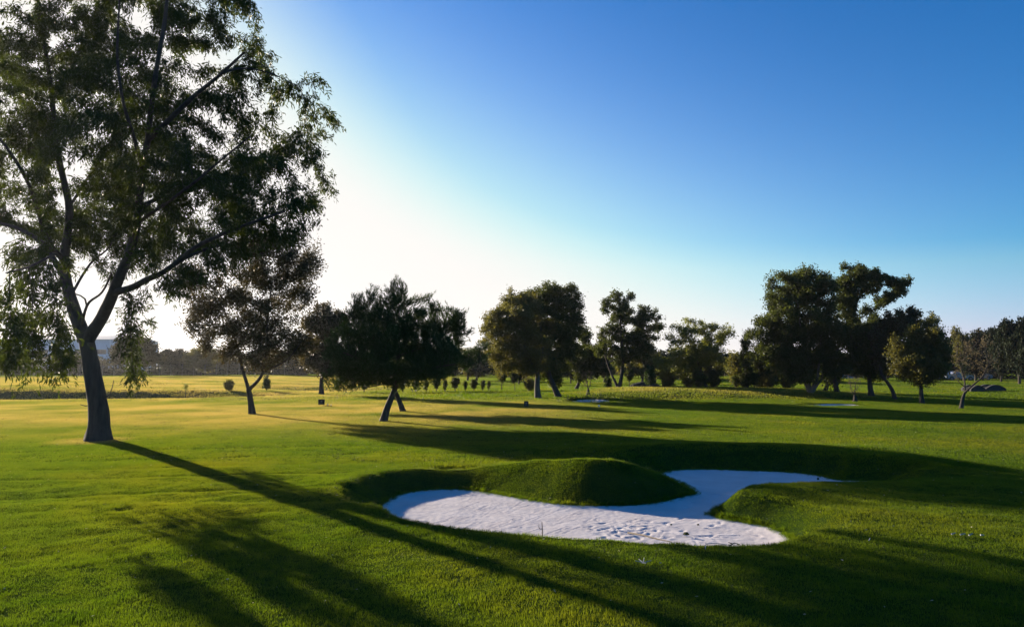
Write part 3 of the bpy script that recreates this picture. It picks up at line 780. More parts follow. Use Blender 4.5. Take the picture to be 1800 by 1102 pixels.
big_blobs = [
 (60, 60, 150, 130, 0), (200, 40, 140, 120, 1), (330, 40, 130, 110, -1), (430, 70, 75, 70, -1.5), (100, 190, 150, 110, .5), (240, 180, 130, 100, -1),
 (380, 170, 110, 90, -1.2), (470, 165, 62, 75, -1), (500, 250, 70, 55, -1), (535, 300, 62, 66, -.5), (560, 240, 34, 50, 0), (565, 320, 30, 40, 0), (455, 50, 50, 50, 0), (520, 150, 40, 50, -1), (420, 280, 110, 80, -1), (300, 300, 120, 80, -1),
 (160, 300, 120, 90, 1), (40, 290, 100, 90, -1), (-30, 170, 70, 110, -1), (250, 390, 100, 60, -1.5), (370, 385, 100, 55, -2),
 (480, 370, 75, 50, -2.5), (440, 415, 75, 35, -1), (150, 410, 60, 40, 1.5), (40, 440, 50, 40, -3.5), (250, 330, 140, 80, 6), (330, 440, 70, 35, 2.5), (130, 430, 70, 34, 4), (60, 330, 100, 80, 5), (240, 455, 60, 25, 4.5), (200, 430, 80, 40, 7.5), (290, 400, 90, 50, 7), (130, 390, 80, 60, 8), (230, 340, 130, 70, 8.5), (250, 425, 110, 45, 4.5), (350, 400, 100, 50, 4), (150, 380, 80, 60, 5), (400, 290, 90, 80, 3.5), (250, 240, 130, 110, 5), (120, 250, 80, 80, -3), (290, 290, 70, 60, -3), (420, 330, 70, 50, 3), (130, 130, 120, 100, 5.5), (60, -120, 200, 110, 0), (260, -110, 190, 100, -.5), (400, -30, 80, 60, -1)]
hang = []      # the low hanging strands
rg0 = np.random.default_rng(3)
for (px, py0, py1, w, off, n) in ((233, 560, 668, 9, -2.0, 20), (102, 530, 655, 24, -5.6, 30), (18, 520, 640, 22, -8.0, 24), (60, 470, 520, 40, -5.0, 16),
                                  (240, 500, 590, 26, -1.8, 26), (205, 455, 540, 26, -1.0, 30), (310, 480, 520, 22, -2.2, 24), (165, 425, 470, 30, 1, 20),
                                  (300, 440, 500, 40, -2.5, 24), (400, 430, 470, 40, -2, 24), (58, 560, 645, 16, -5.8, 16)):
    for k in range(n):
        t = rg0.uniform() ; hang.append(at(px + rg0.normal(0, w * .6) , py0 + (py1 - py0) * t, dist(770) + off + rg0.normal(0, .35)))
tree('big_tree', 'tallest tree with forked grey trunk and drooping narrow leaves casting the long shadow', (173, 771), big_limbs, big_blobs, 'willow', 'willow', 'big',
     310000, .155, .036, natt=6800, step=.30, spread=.30, seed=4, thr=.013, r_tip=.006, sides=14, clusters=520, cs=.50, depth=.9, droop=.62, flare=.34, rough=.07,
     extra=np.array(hang), jit=.3, cut=.004)

# 2. the next tree, behind it on the right
tree('reddish_tree', 'low-forked tree with dark reddish foliage between the big tree and the pine', (444, 727),
 [([(445, 730), (441, 705), (437, 685)], .155, .125), ([(437, 685), (430, 660, .2), (424, 645, .3), (418, 610, .5), (408, 580, .7), (395, 545, .8), (370, 520, 1)], .09, .03),
  ([(438, 684), (452, 672, -.2), (464, 655, -.4), (468, 635, -.5), (468, 600, -.6), (470, 560, -.6), (478, 500, -.5)], .09, .03),
  ([(463, 652, -.4), (480, 645, -.8), (505, 635, -1.1), (530, 600, -1.2)], .045, .02),
  ([(418, 610, .5), (440, 570, 1), (430, 520, 1.4), (440, 470, 1.5)], .05, .02), ([(408, 580, .7), (385, 585, .2), (355, 600, 0)], .03, .012),
  ([(395, 545, .8), (360, 500, 1), (330, 480, 1), (310, 475, 1)], .03, .012)],
 [(500, 470, 65, 50), (440, 460, 60, 45), (525, 520, 45, 50), (470, 540, 75, 60), (400, 560, 45, 40), (350, 500, 45, 35), (340, 550, 35, 30), (385, 605, 45, 28), (450, 600, 60, 40),
  (520, 590, 40, 40), (470, 420, 45, 22), (540, 450, 22, 40), (490, 640, 40, 18)],
 'round', 'plum', 'dark', 60000, .12, .062, natt=2100, seed=12, spread=.27, thr=.016, clusters=200, cs=.42, cut=.004, r_tip=.006, droop=.6)

# 3. tree behind, between 2 and the pine
tree('slim_tree', 'slim straight-trunked tree between the reddish tree and the leaning pines', (565, 693),
 [([(565, 694), (565, 670), (568, 650)], .20, .15), ([(568, 650), (560, 620, .5), (555, 580, .8)], .08, .03), ([(568, 652), (578, 620, -.5), (582, 585, -.6)], .08, .03)],
 [(562, 590, 36, 45), (585, 580, 24, 38), (545, 620, 28, 30), (580, 630, 28, 28), (560, 560, 25, 22)],
 'round', 'plum', 'dark', 26000, .18, .10, natt=520, seed=13, spread=.36, clusters=45, cs=.6)

# 4. the two crossing pines
pine_blobs = [(700, 508, 11, 20), (696, 540, 24, 24), (650, 560, 38, 26), (735, 555, 40, 30), (632, 548, 12, 22), (775, 570, 32, 30), (808, 575, 12, 26), (690, 590, 80, 40), (620, 600, 42, 36),
  (600, 630, 30, 35), (765, 610, 45, 36), (680, 640, 90, 34), (620, 665, 40, 20), (740, 655, 60, 24), (660, 530, 12, 12)]
tree('leaning_pine', 'front pine leaning right, its dark crown meeting the pine behind', (673, 739),
 [([(672, 741), (680, 718), (690, 694), (697, 676), (699, 650), (700, 615), (702, 570), (701, 530)], .165, .02),
  ([(699, 650), (670, 640, -.6), (635, 632, -1), (605, 620, -1.2)], .05, .02), ([(700, 625), (740, 612, .4), (780, 590, .6), (808, 572, .8)], .05, .02),
  ([(699, 660), (650, 662, .7), (610, 668, 1)], .04, .02), ([(701, 600), (660, 580, .5), (635, 555, .8)], .04, .02), ([(699, 645), (750, 648, -.6), (800, 640, -1)], .05, .02)],
 pine_blobs, 'pine', 'pine', 'pine', 210000, .15, .018, natt=2600, seed=14, spread=.22, up=.16, clusters=420, cs=.34, thr=.02, flare=.15)
tree('crossing_pine', 'pine behind the front pine, trunk leaning left and low branches reaching right', (710, 723),
 [([(710, 724), (702, 705), (694, 685), (690, 660), (700, 635), (730, 610)], .15, .06), ([(694, 668), (740, 665, .5), (790, 655, .8), (835, 640, 1)], .06, .02),
  ([(700, 640), (760, 640, 1), (820, 625, 1.5)], .05, .02), ([(692, 672), (650, 680, .6), (612, 682, 1)], .04, .015)],
 [(780, 640, 50, 22, 1), (825, 632, 28, 18, 1.5), (730, 660, 60, 24, .5), (610, 675, 36, 14, 1), (650, 650, 50, 22, 1), (790, 610, 30, 24, 1.2), (700, 620, 60, 26, 1.6), (845, 618, 10, 10, 1.5)],
 'pine', 'pine', 'pine', 105000, .15, .019, natt=1500, seed=15, spread=.23, up=.08, clusters=150, cs=.36, thr=.02, flare=.15)

# 5-6. the pair of olive-green eucalypts
tree('olive_tree', 'olive-leaved round tree with straight pale trunk, left of the two', (946, 700),
 [([(946, 702), (944, 680), (945, 660)], .22, .16), ([(945, 660), (930, 630, -.5), (915, 590, -.8), (905, 560, -1)], .09, .03), ([(945, 660), (955, 620, .5), (950, 570, .8), (945, 530, 1)], .10, .03)],
 [(905, 560, 48, 35, -.8), (885, 610, 34, 45, -.8), (940, 600, 50, 50, 0), (925, 535, 38, 26), (900, 640, 36, 22, -.5), (945, 640, 40, 24, 0), (870, 575, 18, 30, -.5)],
 'round', 'olive', 'grey', 66000, .135, .075, natt=1400, seed=16, spread=.26, clusters=260, cs=.50, depth=1.0, droop=.7)
tree('tall_olive_tree', 'taller dome-crowned tree with slanting trunk, right of the two', (983, 699),
 [([(983, 701), (974, 680), (966, 662), (962, 640)], .20, .15), ([(962, 640), (965, 590, .4), (975, 540, .6), (985, 510, .8)], .10, .03), ([(965, 650), (985, 610, 1), (1005, 570, 1.3), (1010, 540, 1.2)], .08, .03)],
 [(960, 525, 48, 28, 1), (1000, 540, 30, 42, 1), (975, 580, 54, 50, 1), (1005, 600, 26, 45, 1.5), (970, 640, 50, 26, 1), (990, 515, 22, 16, 1), (1010, 560, 18, 25, 1)],
 'round', 'dark', 'dark', 76000, .135, .075, natt=1600, seed=17, spread=.26, clusters=300, cs=.50, droop=.5)
# 7. dark two-stemmed tree with a ragged top
tree('ragged_tree', 'black-green tree on two thin stems with a ragged forked top', (1088, 689),
 [([(1090, 690), (1093, 660), (1095, 630), (1092, 590), (1090, 550), (1088, 515)], .17, .05), ([(1086, 690), (1078, 665, .4), (1068, 640, .8), (1060, 610, 1)], .13, .05), ([(1094, 620), (1115, 590, -.6), (1130, 560, -.9)], .08, .03),
  ([(1090, 560), (1075, 545, 0), (1064, 540, 0)], .04, .02)],
 [(1088, 535, 22, 22), (1085, 515, 14, 10), (1108, 518, 8, 10), (1072, 525, 8, 14), (1105, 555, 30, 22), (1138, 560, 26, 24), (1130, 595, 34, 30), (1085, 590, 38, 28), (1060, 605, 22, 26, .5), (1100, 625, 45, 16), (1062, 545, 7, 7)],
 'round', 'dark', 'dark', 42000, .155, .085, natt=1100, seed=18, spread=.24, clusters=200, cs=.42)
# 8. paler open tree
tree('pale_leaved_tree', 'pale green open-crowned tree behind the shrubs, right of the ragged tree', (1243, 690),
 [([(1243, 691), (1237, 670), (1230, 645)], .15, .10), ([(1230, 645), (1215, 610, -.4), (1205, 585, -.6)], .06, .02), ([(1230, 645), (1240, 600, .4), (1238, 575, .6)], .06, .02), ([(1232, 640), (1262, 605, .8), (1272, 585, 1)], .05, .02)],
 [(1225, 575, 30, 18), (1195, 590, 26, 20), (1180, 620, 30, 25), (1235, 610, 40, 28), (1270, 590, 20, 22), (1215, 645, 40, 20), (1255, 640, 24, 18), (1165, 640, 14, 16)],
 'round', 'light', 'grey', 28000, .145, .08, natt=900, seed=19, spread=.26, clusters=120, cs=.50)
# 9. cypress
tree('cypress_tree', 'narrow dark cypress left of the great pale-stemmed tree', (1313, 691),
 [([(1313, 692), (1312, 660), (1312, 620), (1312, 596)], .16, .02)],
 [(1312, 610, 6, 22), (1312, 640, 11, 26), (1313, 665, 12, 20)], 'round', 'dark', 'dark', 15000, .13, .05, natt=420, seed=20, spread=.16, up=.3, step=.22)
# 10. great multi-stemmed tree
tree('great_tree', 'great dense tree on a cluster of pale bare stems', (1425, 699),
 [([(1425, 701), (1423, 680), (1420, 655), (1412, 610), (1405, 560), (1400, 520)], .13, .05), ([(1432, 701), (1436, 675, -.3), (1440, 640, -.4), (1445, 580, -.4)], .12, .05), ([(1418, 701), (1412, 680, .3), (1409, 655, .5), (1390, 610, .8), (1360, 570, 1)], .11, .04),
  ([(1440, 701), (1444, 670, .4), (1450, 640, .7), (1462, 600, 1)], .10, .04), ([(1430, 701), (1430, 680, .9), (1428, 650, 1.1), (1430, 600, 1.3)], .09, .04)],
 [(1400, 500, 52, 24), (1370, 530, 36, 36), (1440, 510, 36, 30), (1340, 580, 26, 24), (1405, 570, 66, 50), (1445, 590, 40, 50), (1360, 610, 36, 35), (1400, 640, 50, 26), (1450, 640, 28, 22), (1325, 585, 12, 12), (1415, 480, 30, 10)],
 'round', 'dark', 'white', 105000, .145, .08, natt=2200, seed=21, spread=.29, clusters=420, cs=.52)
# 11. tall flat-topped trees to its right
tree('tall_airy_tree', 'tallest airy tree of the right group with cloud-like crown', (1472, 697),
 [([(1473, 698), (1468, 670), (1462, 650), (1470, 615), (1490, 580), (1505, 545), (1508, 515), (1515, 490)], .17, .04), ([(1508, 530), (1525, 500, .3), (1545, 485, .5)], .05, .02), ([(1495, 570), (1535, 545, .4), (1562, 525, .6), (1580, 508, .6)], .07, .02)],
 [(1510, 480, 32, 16), (1495, 505, 28, 20), (1540, 485, 22, 14), (1530, 505, 22, 12), (1570, 500, 24, 16), (1555, 520, 22, 12), (1590, 500, 12, 12), (1485, 540, 20, 24), (1520, 545, 14, 14), (1500, 580, 26, 24)],
 'round', 'dark', 'dark', 40000, .15, .08, natt=1100, seed=22, spread=.23, clusters=120, cs=.45)
tree('middle_dark_tree', 'dark tree with thick upright trunk right of the airy tree', (1532, 700),
 [([(1533, 701), (1529, 675), (1527, 650), (1522, 610), (1525, 580)], .19, .08), ([(1527, 650), (1545, 615, .5), (1560, 590, .8)], .08, .03), ([(1526, 640), (1505, 610, -.5), (1495, 590, -.7)], .07, .03)],
 [(1530, 590, 36, 32), (1500, 620, 28, 28), (1555, 610, 30, 26), (1530, 640, 44, 20), (1540, 570, 24, 18)],
 'round', 'dark', 'dark', 38000, .15, .08, natt=860, seed=23, spread=.26, clusters=100, cs=.5)
tree('bent_tree', 'tree with bent trunk curving left at its foot', (1574, 703),
 [([(1575, 704), (1570, 688), (1560, 672), (1550, 660), (1547, 645), (1556, 620), (1575, 595), (1595, 575)], .13, .05), ([(1556, 620), (1545, 600, .3), (1540, 575, .4)], .05, .02)],
 [(1600, 555, 22, 18), (1585, 575, 28, 20), (1555, 600, 28, 24), (1612, 570, 10, 14), (1570, 560, 16, 12), (1560, 630, 24, 14)],
 'round', 'plum', 'dark', 24000, .14, .075, natt=700, seed=24, spread=.23, clusters=80, cs=.42)
tree('rounded_tree', 'rounded olive-green tree with single straight trunk, right of the bent tree', (1621, 709),
 [([(1621, 710), (1619, 685), (1618, 665)], .13, .10), ([(1618, 665), (1605, 635, -.3), (1595, 610, -.4)], .05, .02), ([(1618, 665), (1625, 625, .3), (1632, 590, .5)], .06, .02), ([(1618, 668), (1640, 640, .6), (1652, 620, .7)], .04, .02)],
 [(1625, 585, 26, 20), (1600, 615, 28, 28), (1645, 610, 22, 28), (1620, 645, 46, 22), (1640, 570, 14, 10), (1580, 640, 12, 16), (1630, 665, 26, 10)],
 'round', 'olive', 'dark', 40000, .14, .07, natt=1000, seed=25, spread=.23, clusters=110, cs=.42)
tree('bare_tree', 'nearly leafless low-forked tree near the right edge', (1689, 716),
 [([(1689, 717), (1692, 700), (1696, 690)], .10, .07), ([(1696, 690), (1696, 670, .2), (1690, 650, .4), (1684, 630, .4)], .05, .02), ([(1696, 690), (1712, 675, -.4), (1726, 664, -.6), (1738, 640, -.8)], .06, .02),
  ([(1695, 680), (1684, 670, 0), (1680, 655, 0)], .03, .012)],
 [(1700, 620, 28, 24), (1730, 630, 28, 26), (1690, 645, 18, 22), (1725, 600, 24, 14), (1745, 650, 14, 18)],
 'round', 'straw', 'dark', 1300, .09, .05, natt=900, seed=26, spread=.20, cs=.4, cut=.003, r_tip=.008)
# further single trees
for (nm, lab, bx, by, bl, lf, bk, nl, L_) in (
 ('low_dark_tree', 'low dark tree behind the olive pair, before the ragged tree', 1012, 684, [(1030, 620, 26, 34), (1045, 640, 26, 24), (1015, 645, 22, 20), (1060, 650, 20, 16)], 'dark', 'dark', 9000, .22),
 ('leafy_thicket_tree', 'broad bushy tree behind the ragged two-stemmed tree', 1128, 676, [(1130, 630, 34, 24), (1160, 645, 28, 18), (1110, 648, 26, 16)], 'olive', 'grey', 8000, .24),
 ('gap_tree', 'pale hazy tree in the gap between pine and olive tree', 838, 668, [(842, 622, 22, 16), (825, 635, 22, 14), (855, 640, 20, 14), (838, 648, 30, 10)], 'haze', 'dark', 6500, .3),
 ('tree_by_cypress', 'small dark tree just left of the cypress', 1292, 686, [(1296, 640, 12, 16), (1300, 660, 10, 14)], 'olive', 'dark', 4000, .18),
 ('dark_tree_by_cypress', 'dark low-branching tree right of the cypress', 1338, 689, [(1338, 640, 16, 24), (1330, 665, 14, 16), (1348, 668, 12, 14)], 'dark', 'dark', 6500, .18),
 ('tree_left_of_stems', 'tree with leaning trunk just left of the pale stems', 1380, 688, [(1372, 640, 22, 26), (1385, 660, 18, 14), (1365, 655, 16, 14)], 'olive', 'grey', 7000, .18),
 ('thin_trunk_tree', 'thin-trunked tree between the pale stems and the airy tree', 1450, 693, [(1455, 630, 18, 22), (1462, 655, 14, 14), (1480, 640, 16, 20)], 'dark', 'dark', 6000, .18)):
    cx = np.mean([b[0] for b in bl]); top = min(b[1] - b[3] for b in bl)
    tree(nm, lab, (bx, by), [([(bx, by + 1), ((bx + cx) / 2, (by + bl[0][1]) / 2 + 5), (bl[0][0], bl[0][1])], .16, .05)] + [([((bx + cx) / 2, (by + bl[0][1]) / 2 + 8), (b[0], b[1], .6)], .06, .02) for b in bl[1:]],
         bl, 'round', lf, bk, nl * 2, L_, L_ * .6, natt=340, seed=bx, spread=.34, clusters=30, cs=.55, sides=6)

# ------------------------------------------------------------------ shrubs and saplings
def shrub_proto(name, hgt, wid, lf, seed, n, L, taper='round', stem=.12):
    rg = np.random.default_rng(seed)
    m = 240; v = unit(rg.normal(0, 1, (m, 3))) * (rg.uniform(0, 1, m) ** .4)[:, None]
    zc = stem * hgt + (1 - stem) * hgt / 2
    A = np.stack([v[:, 0] * wid / 2, v[:, 1] * wid / 2, zc + v[:, 2] * (1 - stem) * hgt / 2], -1)
    if taper == 'top':  # narrower above
        k = 1 - .7 * (A[:, 2] / hgt); A[:, 0] *= k * 1.3; A[:, 1] *= k * 1.3
    if taper == 'bottom':
        k = .35 + .8 * (A[:, 2] / hgt); A[:, 0] *= k; A[:, 1] *= k
    st = max(.06, hgt / 12)
    pos, par, rad, main, kids, nl = skeleton([([(0, 0, -.05), (0, 0, stem * hgt + .05), (0, 0, hgt * .5)], .035 + hgt * .012, .02)], A, st, st * 1.5, seed, .005)
    return (wood_mesh('trunk', pos, par, rad, main, BARK['dark'], 6, thin=.012, seed=seed), foliage('round', pos, par, rad, kids, rg, n, L, L * .5, hgt * .08, .02, LEAF[lf], .1))
def place_shrub(name, label, px, py, proto, s=1.0, group=None, cat='shrub', rot=0, w=1.0):
    D = dist(py); p = at(px, py, D); p[2] = Hs(p[0], p[1])
    e = empty(name, p, label, cat, group); e.scale = (s * w, s * w, s); e.rotation_euler.z = rot
    mobj('trunk', proto[0], e); mobj('crown', proto[1], e)
    return e
bushA = shrub_proto('bush', 1.15, .85, 'dark', 31, 3800, .09, 'bottom', .10)
bushB = shrub_proto('bush', 1.15, .50, 'dark', 32, 2400, .09, 'round', .16)
bushC = shrub_proto('bush', 1.6, 1.5, 'olive', 33, 5200, .12, 'round', .04)
bushD = shrub_proto('bush', 1.8, 1.0, 'pine', 34, 4200, .12, 'top', .08)
sapl = shrub_proto('sapling', 1.9, .9, 'light', 37, 420, .12, 'bottom', .40)
lolly = shrub_proto('round_tree', 1.9, 1.2, 'dark', 35, 4200, .12, 'bottom', .34)
rr = random.Random(5)
G = 'clipped bushes in the row behind the pines'
row = [(640, 690, 'A', 1.05, 'first and widest clipped bush of the row, left of the pine trunks'), (708, 690, 'B', 1.1, 'clipped bush just right of the crossing pine trunks'),
 (730, 690, 'A', .9, 'vase-shaped bush second from the crossing pine trunks'), (749, 690, 'B', .95, 'thinnest bush in the row behind the pines'), (767, 689, 'A', 1.0, 'broad dark bush following the thinnest one'),
 (782, 690, 'B', .95, 'slender bush wedged between two broad ones'), (800, 689, 'A', 1.12, 'biggest ball-shaped bush in the middle of the row'), (818, 689, 'B', .85, 'narrow bush right of the biggest ball-shaped bush'),
 (833, 689, 'A', .95, 'round bush left of the closing pair of bushes'), (849, 689, 'B', .9, 'left one of the touching pair closing the row'), (859, 688, 'B', .8, 'rightmost and lowest bush of the clipped row')]
for px, py, t, s, lab in row: place_shrub('clipped_bush', lab, px, py, bushA if t == 'A' else bushB, s, G, 'bush', rr.uniform(0, 6), .9 if t == 'A' else .8)
place_shrub('ball_tree', 'small ball-headed tree on a stem left of the olive tree trunk', 882, 687, lolly, 1.0, None, 'tree', 1)
place_shrub('ball_tree', 'small upright stemmed tree close behind the olive tree', 905, 688, lolly, 1.0, None, 'tree', 3, .75)
place_shrub('shrub', 'dark shrub just left of the tall olive tree trunk', 931, 688, bushC, .75, None, 'shrub', 2)
place_shrub('shrub', 'young shrub standing left of the ragged two-stemmed tree', 1069, 684, bushD, .8, None, 'shrub', 1)
place_shrub('young_tree', 'little stemmed tree right of the ragged two-stemmed tree', 1107, 690, lolly, .8, None, 'tree', 4, .9)
place_shrub('shrub', 'upright dark shrub beside the grey footbridge', 1143, 690, bushD, 1.05, None, 'shrub', 4)
place_shrub('shrub', 'broad low shrub under the left side of the pale-leaved tree', 1174, 689, bushC, .95, None, 'shrub', 5, 1.0)
place_shrub('shrub', 'tall dark shrub left of the pale-leaved tree trunk', 1211, 689, bushC, 1.3, None, 'shrub', 0, .8)
place_shrub('shrub', 'olive shrub directly before the pale-leaved tree trunk', 1228, 690, bushC, .95, None, 'shrub', 1)
place_shrub('shrub', 'widest rounded shrub right of the pale-leaved tree trunk', 1254, 690, bushC, 1.25, None, 'shrub', 3)
place_shrub('shrub', 'small shrub standing free left of the cypress foot', 1294, 690, bushB, 1.0, None, 'shrub', 3, 1.2)
place_shrub('shrub', 'rounded dark shrub at the right foot of the cypress', 1326, 691, bushA, 1.1, None, 'shrub', 3)
place_shrub('shrub', 'dark shrub between the cypress and the leaning tree', 1350, 690, bushC, .8, None, 'shrub', 6)
place_shrub('shrub', 'conical shrub on the lawn right of the reddish tree', 468, 689, bushD, .75, None, 'shrub', 2)
place_shrub('shrub', 'sparse shrub in the hollow left of the reddish tree trunk', 402, 690, bushC, .62, None, 'shrub', 2)
for px, py, s, lab in ((240, 699, .62, 'thin sapling beneath the hanging leaf strand of the big tree'), (326, 697, .66, 'thin-stemmed sapling alone on the lawn between big tree and reddish tree')):
    place_shrub('sapling', lab, px, py, sapl, s, None, 'sapling', px, .8)
# two bare vase-shaped shrubs
for px, py, s, lab in ((1034, 698, 1.0, 'bare vase-shaped stump sprouting beside the far bunker'), (1503, 706, 1.0, 'bare twiggy shrub on the right lawn before the dark trees')):
    D = dist(py); p = at(px, py, D); p[2] = Hs(p[0], p[1]); rg = np.random.default_rng(px)
    m = 220; zz = rg.uniform(.45, 1.7, m); aa = rg.uniform(0, 6.28, m); q = (.12 + .32 * zz) * np.sqrt(rg.uniform(.1, 1, m))
    A = np.stack([q * np.cos(aa), q * np.sin(aa), zz], -1)
    pos, par, rad, main, kids, nl = skeleton([([(0, 0, -.05), (.02, 0, .18), (0, .02, .4)], .16, .06)], A, .10, .13, px, .007, up=.5)
    e = empty('bare_shrub', p, lab, 'shrub'); mobj('stem', wood_mesh('stem', pos, par, rad, main, BARK['dark'], 8, flare=.2), e)
    mobj('twig_leaves', foliage('round', pos, par, rad, kids, rg, 260, .07, .03, .08, .02, LEAF['straw'], .1), e)

# ------------------------------------------------------------------ background trees, hedge, hills
def bg_proto(seed, blobs, n, L, lf, hgt=9.0):
    rg = np.random.default_rng(seed); B = np.array(blobs, float)
    pr = B[:, 3] ** 3; pr /= pr.sum()
    i = rg.choice(len(B), 420, p=pr); v = unit(rg.normal(0, 1, (420, 3))) * (rg.uniform(0, 1, 420) ** .4)[:, None]
    A = B[i, :3] + v * B[i, 3:4] * np.array([1, 1, .8])
    pos, par, rad, main, kids, nl = skeleton([([(0, 0, -.2), (.1, 0, 1.2), (.0, .1, 3.0), (0, 0, 5.0)], .28, .10)], A, .42, .6, seed, .012)
    return (wood_mesh('trunk', pos, par, rad, main, BARK['dark'], 6, thin=.05, cut=.014, seed=seed), foliage('round', pos, par, rad, kids, rg, n, L, L * .6, .55, .05, LEAF[lf], .2))
BG = {
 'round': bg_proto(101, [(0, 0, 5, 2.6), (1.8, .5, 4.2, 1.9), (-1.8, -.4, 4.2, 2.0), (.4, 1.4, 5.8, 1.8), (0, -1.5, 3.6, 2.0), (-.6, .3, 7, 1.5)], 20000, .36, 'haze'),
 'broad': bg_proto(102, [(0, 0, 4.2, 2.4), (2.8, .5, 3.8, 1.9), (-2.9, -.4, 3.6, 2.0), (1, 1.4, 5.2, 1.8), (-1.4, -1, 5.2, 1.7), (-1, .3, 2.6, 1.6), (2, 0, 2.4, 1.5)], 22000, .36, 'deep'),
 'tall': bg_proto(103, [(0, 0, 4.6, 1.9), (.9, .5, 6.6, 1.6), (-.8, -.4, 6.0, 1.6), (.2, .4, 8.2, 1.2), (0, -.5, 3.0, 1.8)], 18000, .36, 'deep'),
 'olive': bg_proto(104, [(0, 0, 4.8, 2.3), (1.9, .5, 5.2, 1.6), (-1.8, -.4, 3.8, 1.9), (.4, 1.4, 6.4, 1.5), (0, -1.5, 3.0, 1.9), (1.4, 0, 2.6, 1.6)], 20000, .36, 'olive'),
}
BGH = {'round': 8.4, 'broad': 6.8, 'tall': 9.2, 'olive': 7.6}
bgt = [ # px, top py, width px, distance, kind, label
 (235, 583, 88, 118, 'round', 'rounded hazy tree seen just right of the big trunk'),
 (20, 612, 90, 140, 'broad', 'hazy tree beyond the leftmost hanging strands'),
 (140, 618, 80, 150, 'round', 'faint tree between the warehouse and the big trunk'),
 (305, 612, 70, 140, 'broad', 'low hazy tree right of the rounded one'),
 (352, 606, 62, 138, 'olive', 'hazy tree left of the reddish tree crown'),
 (408, 618, 70, 150, 'round', 'hazy tree seen under the reddish crown, left of its fork'),
 (470, 612, 80, 145, 'broad', 'hazy tree seen under the reddish crown, right of its fork'),
 (525, 622, 50, 135, 'tall', 'narrow hazy tree left of the slim tree'),
 (610, 640, 60, 130, 'broad', 'distant tree low behind the left pine branches'),
 (660, 640, 60, 140, 'round', 'distant tree behind the front pine trunk'),
 (748, 636, 60, 140, 'broad', 'distant tree behind the pine, over the row of bushes'),
 (800, 628, 60, 135, 'olive', 'distant tree behind the right end of the bush row'),
 (868, 606, 44, 140, 'tall', 'distant slender tree left of the olive crown'),
 (980, 640, 70, 125, 'broad', 'distant dark tree between the trunks of the olive pair'),
 (1040, 612, 50, 110, 'tall', 'tall shadowy tree between tall olive and ragged tree'),
 (1128, 615, 56, 105, 'olive', 'distant tree left of the pale-leaved crown'),
 (1185, 632, 60, 125, 'broad', 'distant tree behind the shrubs of the pale-leaved tree'),
 (1275, 622, 46, 130, 'tall', 'blue-green distant tree in the gap left of the cypress'),
 (1297, 634, 36, 128, 'round', 'smaller distant tree touching the cypress'),
 (1345, 628, 56, 130, 'broad', 'distant tree right behind the cypress'),
 (1400, 636, 60, 128, 'broad', 'distant tree behind the pale stems'),
 (1560, 636, 60, 120, 'round', 'distant tree behind the bent trunk'),
 (1600, 622, 60, 112, 'olive', 'yellowish distant tree left of the rounded tree trunk'),
 (1670, 612, 40, 118, 'tall', 'distant tree in the gap right of the rounded tree'),
 (1694, 576, 46, 100, 'olive', 'brownish tall tree behind the bare tree'),
 (1728, 578, 56, 104, 'broad', 'dark tree behind the bare tree, to its right'),
 (1760, 572, 62, 92, 'broad', 'dark green tree second from the right edge'),
 (1792, 556, 84, 84, 'broad', 'darkest and nearest tree cut by the right edge'),
 (1838, 556, 80, 88, 'broad', 'dark tree just past the right edge'),
 (1715, 618, 70, 98, 'broad', 'low dark tree filling the space behind the bare tree'),
 (1660, 640, 50, 125, 'broad', 'low far tree beside the parked cars')]
bgt += [(598, 618, 52, 88, 'olive', 'mid-distance olive tree behind the slim tree, to its right'),
 (655, 628, 60, 96, 'broad', 'dark mid-distance tree hidden low behind the front pine'),
 (772, 622, 56, 90, 'round', 'mid-distance tree rising behind the middle of the bush row'),
 (822, 614, 54, 102, 'olive', 'mid-distance olive tree above the closing pair of bushes'),
 (912, 628, 52, 84, 'broad', 'dark mid-distance tree behind the small ball-headed trees'),
 (1003, 622, 50, 86, 'broad', 'dark mid-distance tree behind the slanting trunk of the tall olive'),
 (1062, 626, 46, 92, 'round', 'mid-distance tree between bare stump shrub and ragged tree'),
 (1152, 622, 60, 88, 'broad', 'dark mid-distance tree behind the footbridge and upright shrub'),
 (1205, 630, 54, 96, 'olive', 'mid-distance olive tree filling under the pale-leaved crown'),
 (1365, 628, 54, 92, 'broad', 'dark mid-distance tree behind the leaning tree left of the pale stems'),
 (1505, 632, 50, 94, 'broad', 'dark mid-distance tree just behind the blue tent'),
 (-40, 600, 90, 110, 'broad', 'hazy tree at the left edge beyond the hanging leaves')]
rb = random.Random(9)
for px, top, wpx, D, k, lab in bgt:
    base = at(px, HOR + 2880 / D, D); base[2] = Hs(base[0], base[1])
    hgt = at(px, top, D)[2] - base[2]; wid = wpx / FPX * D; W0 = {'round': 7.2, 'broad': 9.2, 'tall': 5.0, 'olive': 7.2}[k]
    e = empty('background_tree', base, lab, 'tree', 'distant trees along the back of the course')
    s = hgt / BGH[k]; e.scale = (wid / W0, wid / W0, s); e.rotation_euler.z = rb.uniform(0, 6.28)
    mobj('trunk', BG[k][0], e); mobj('crown', BG[k][1], e)

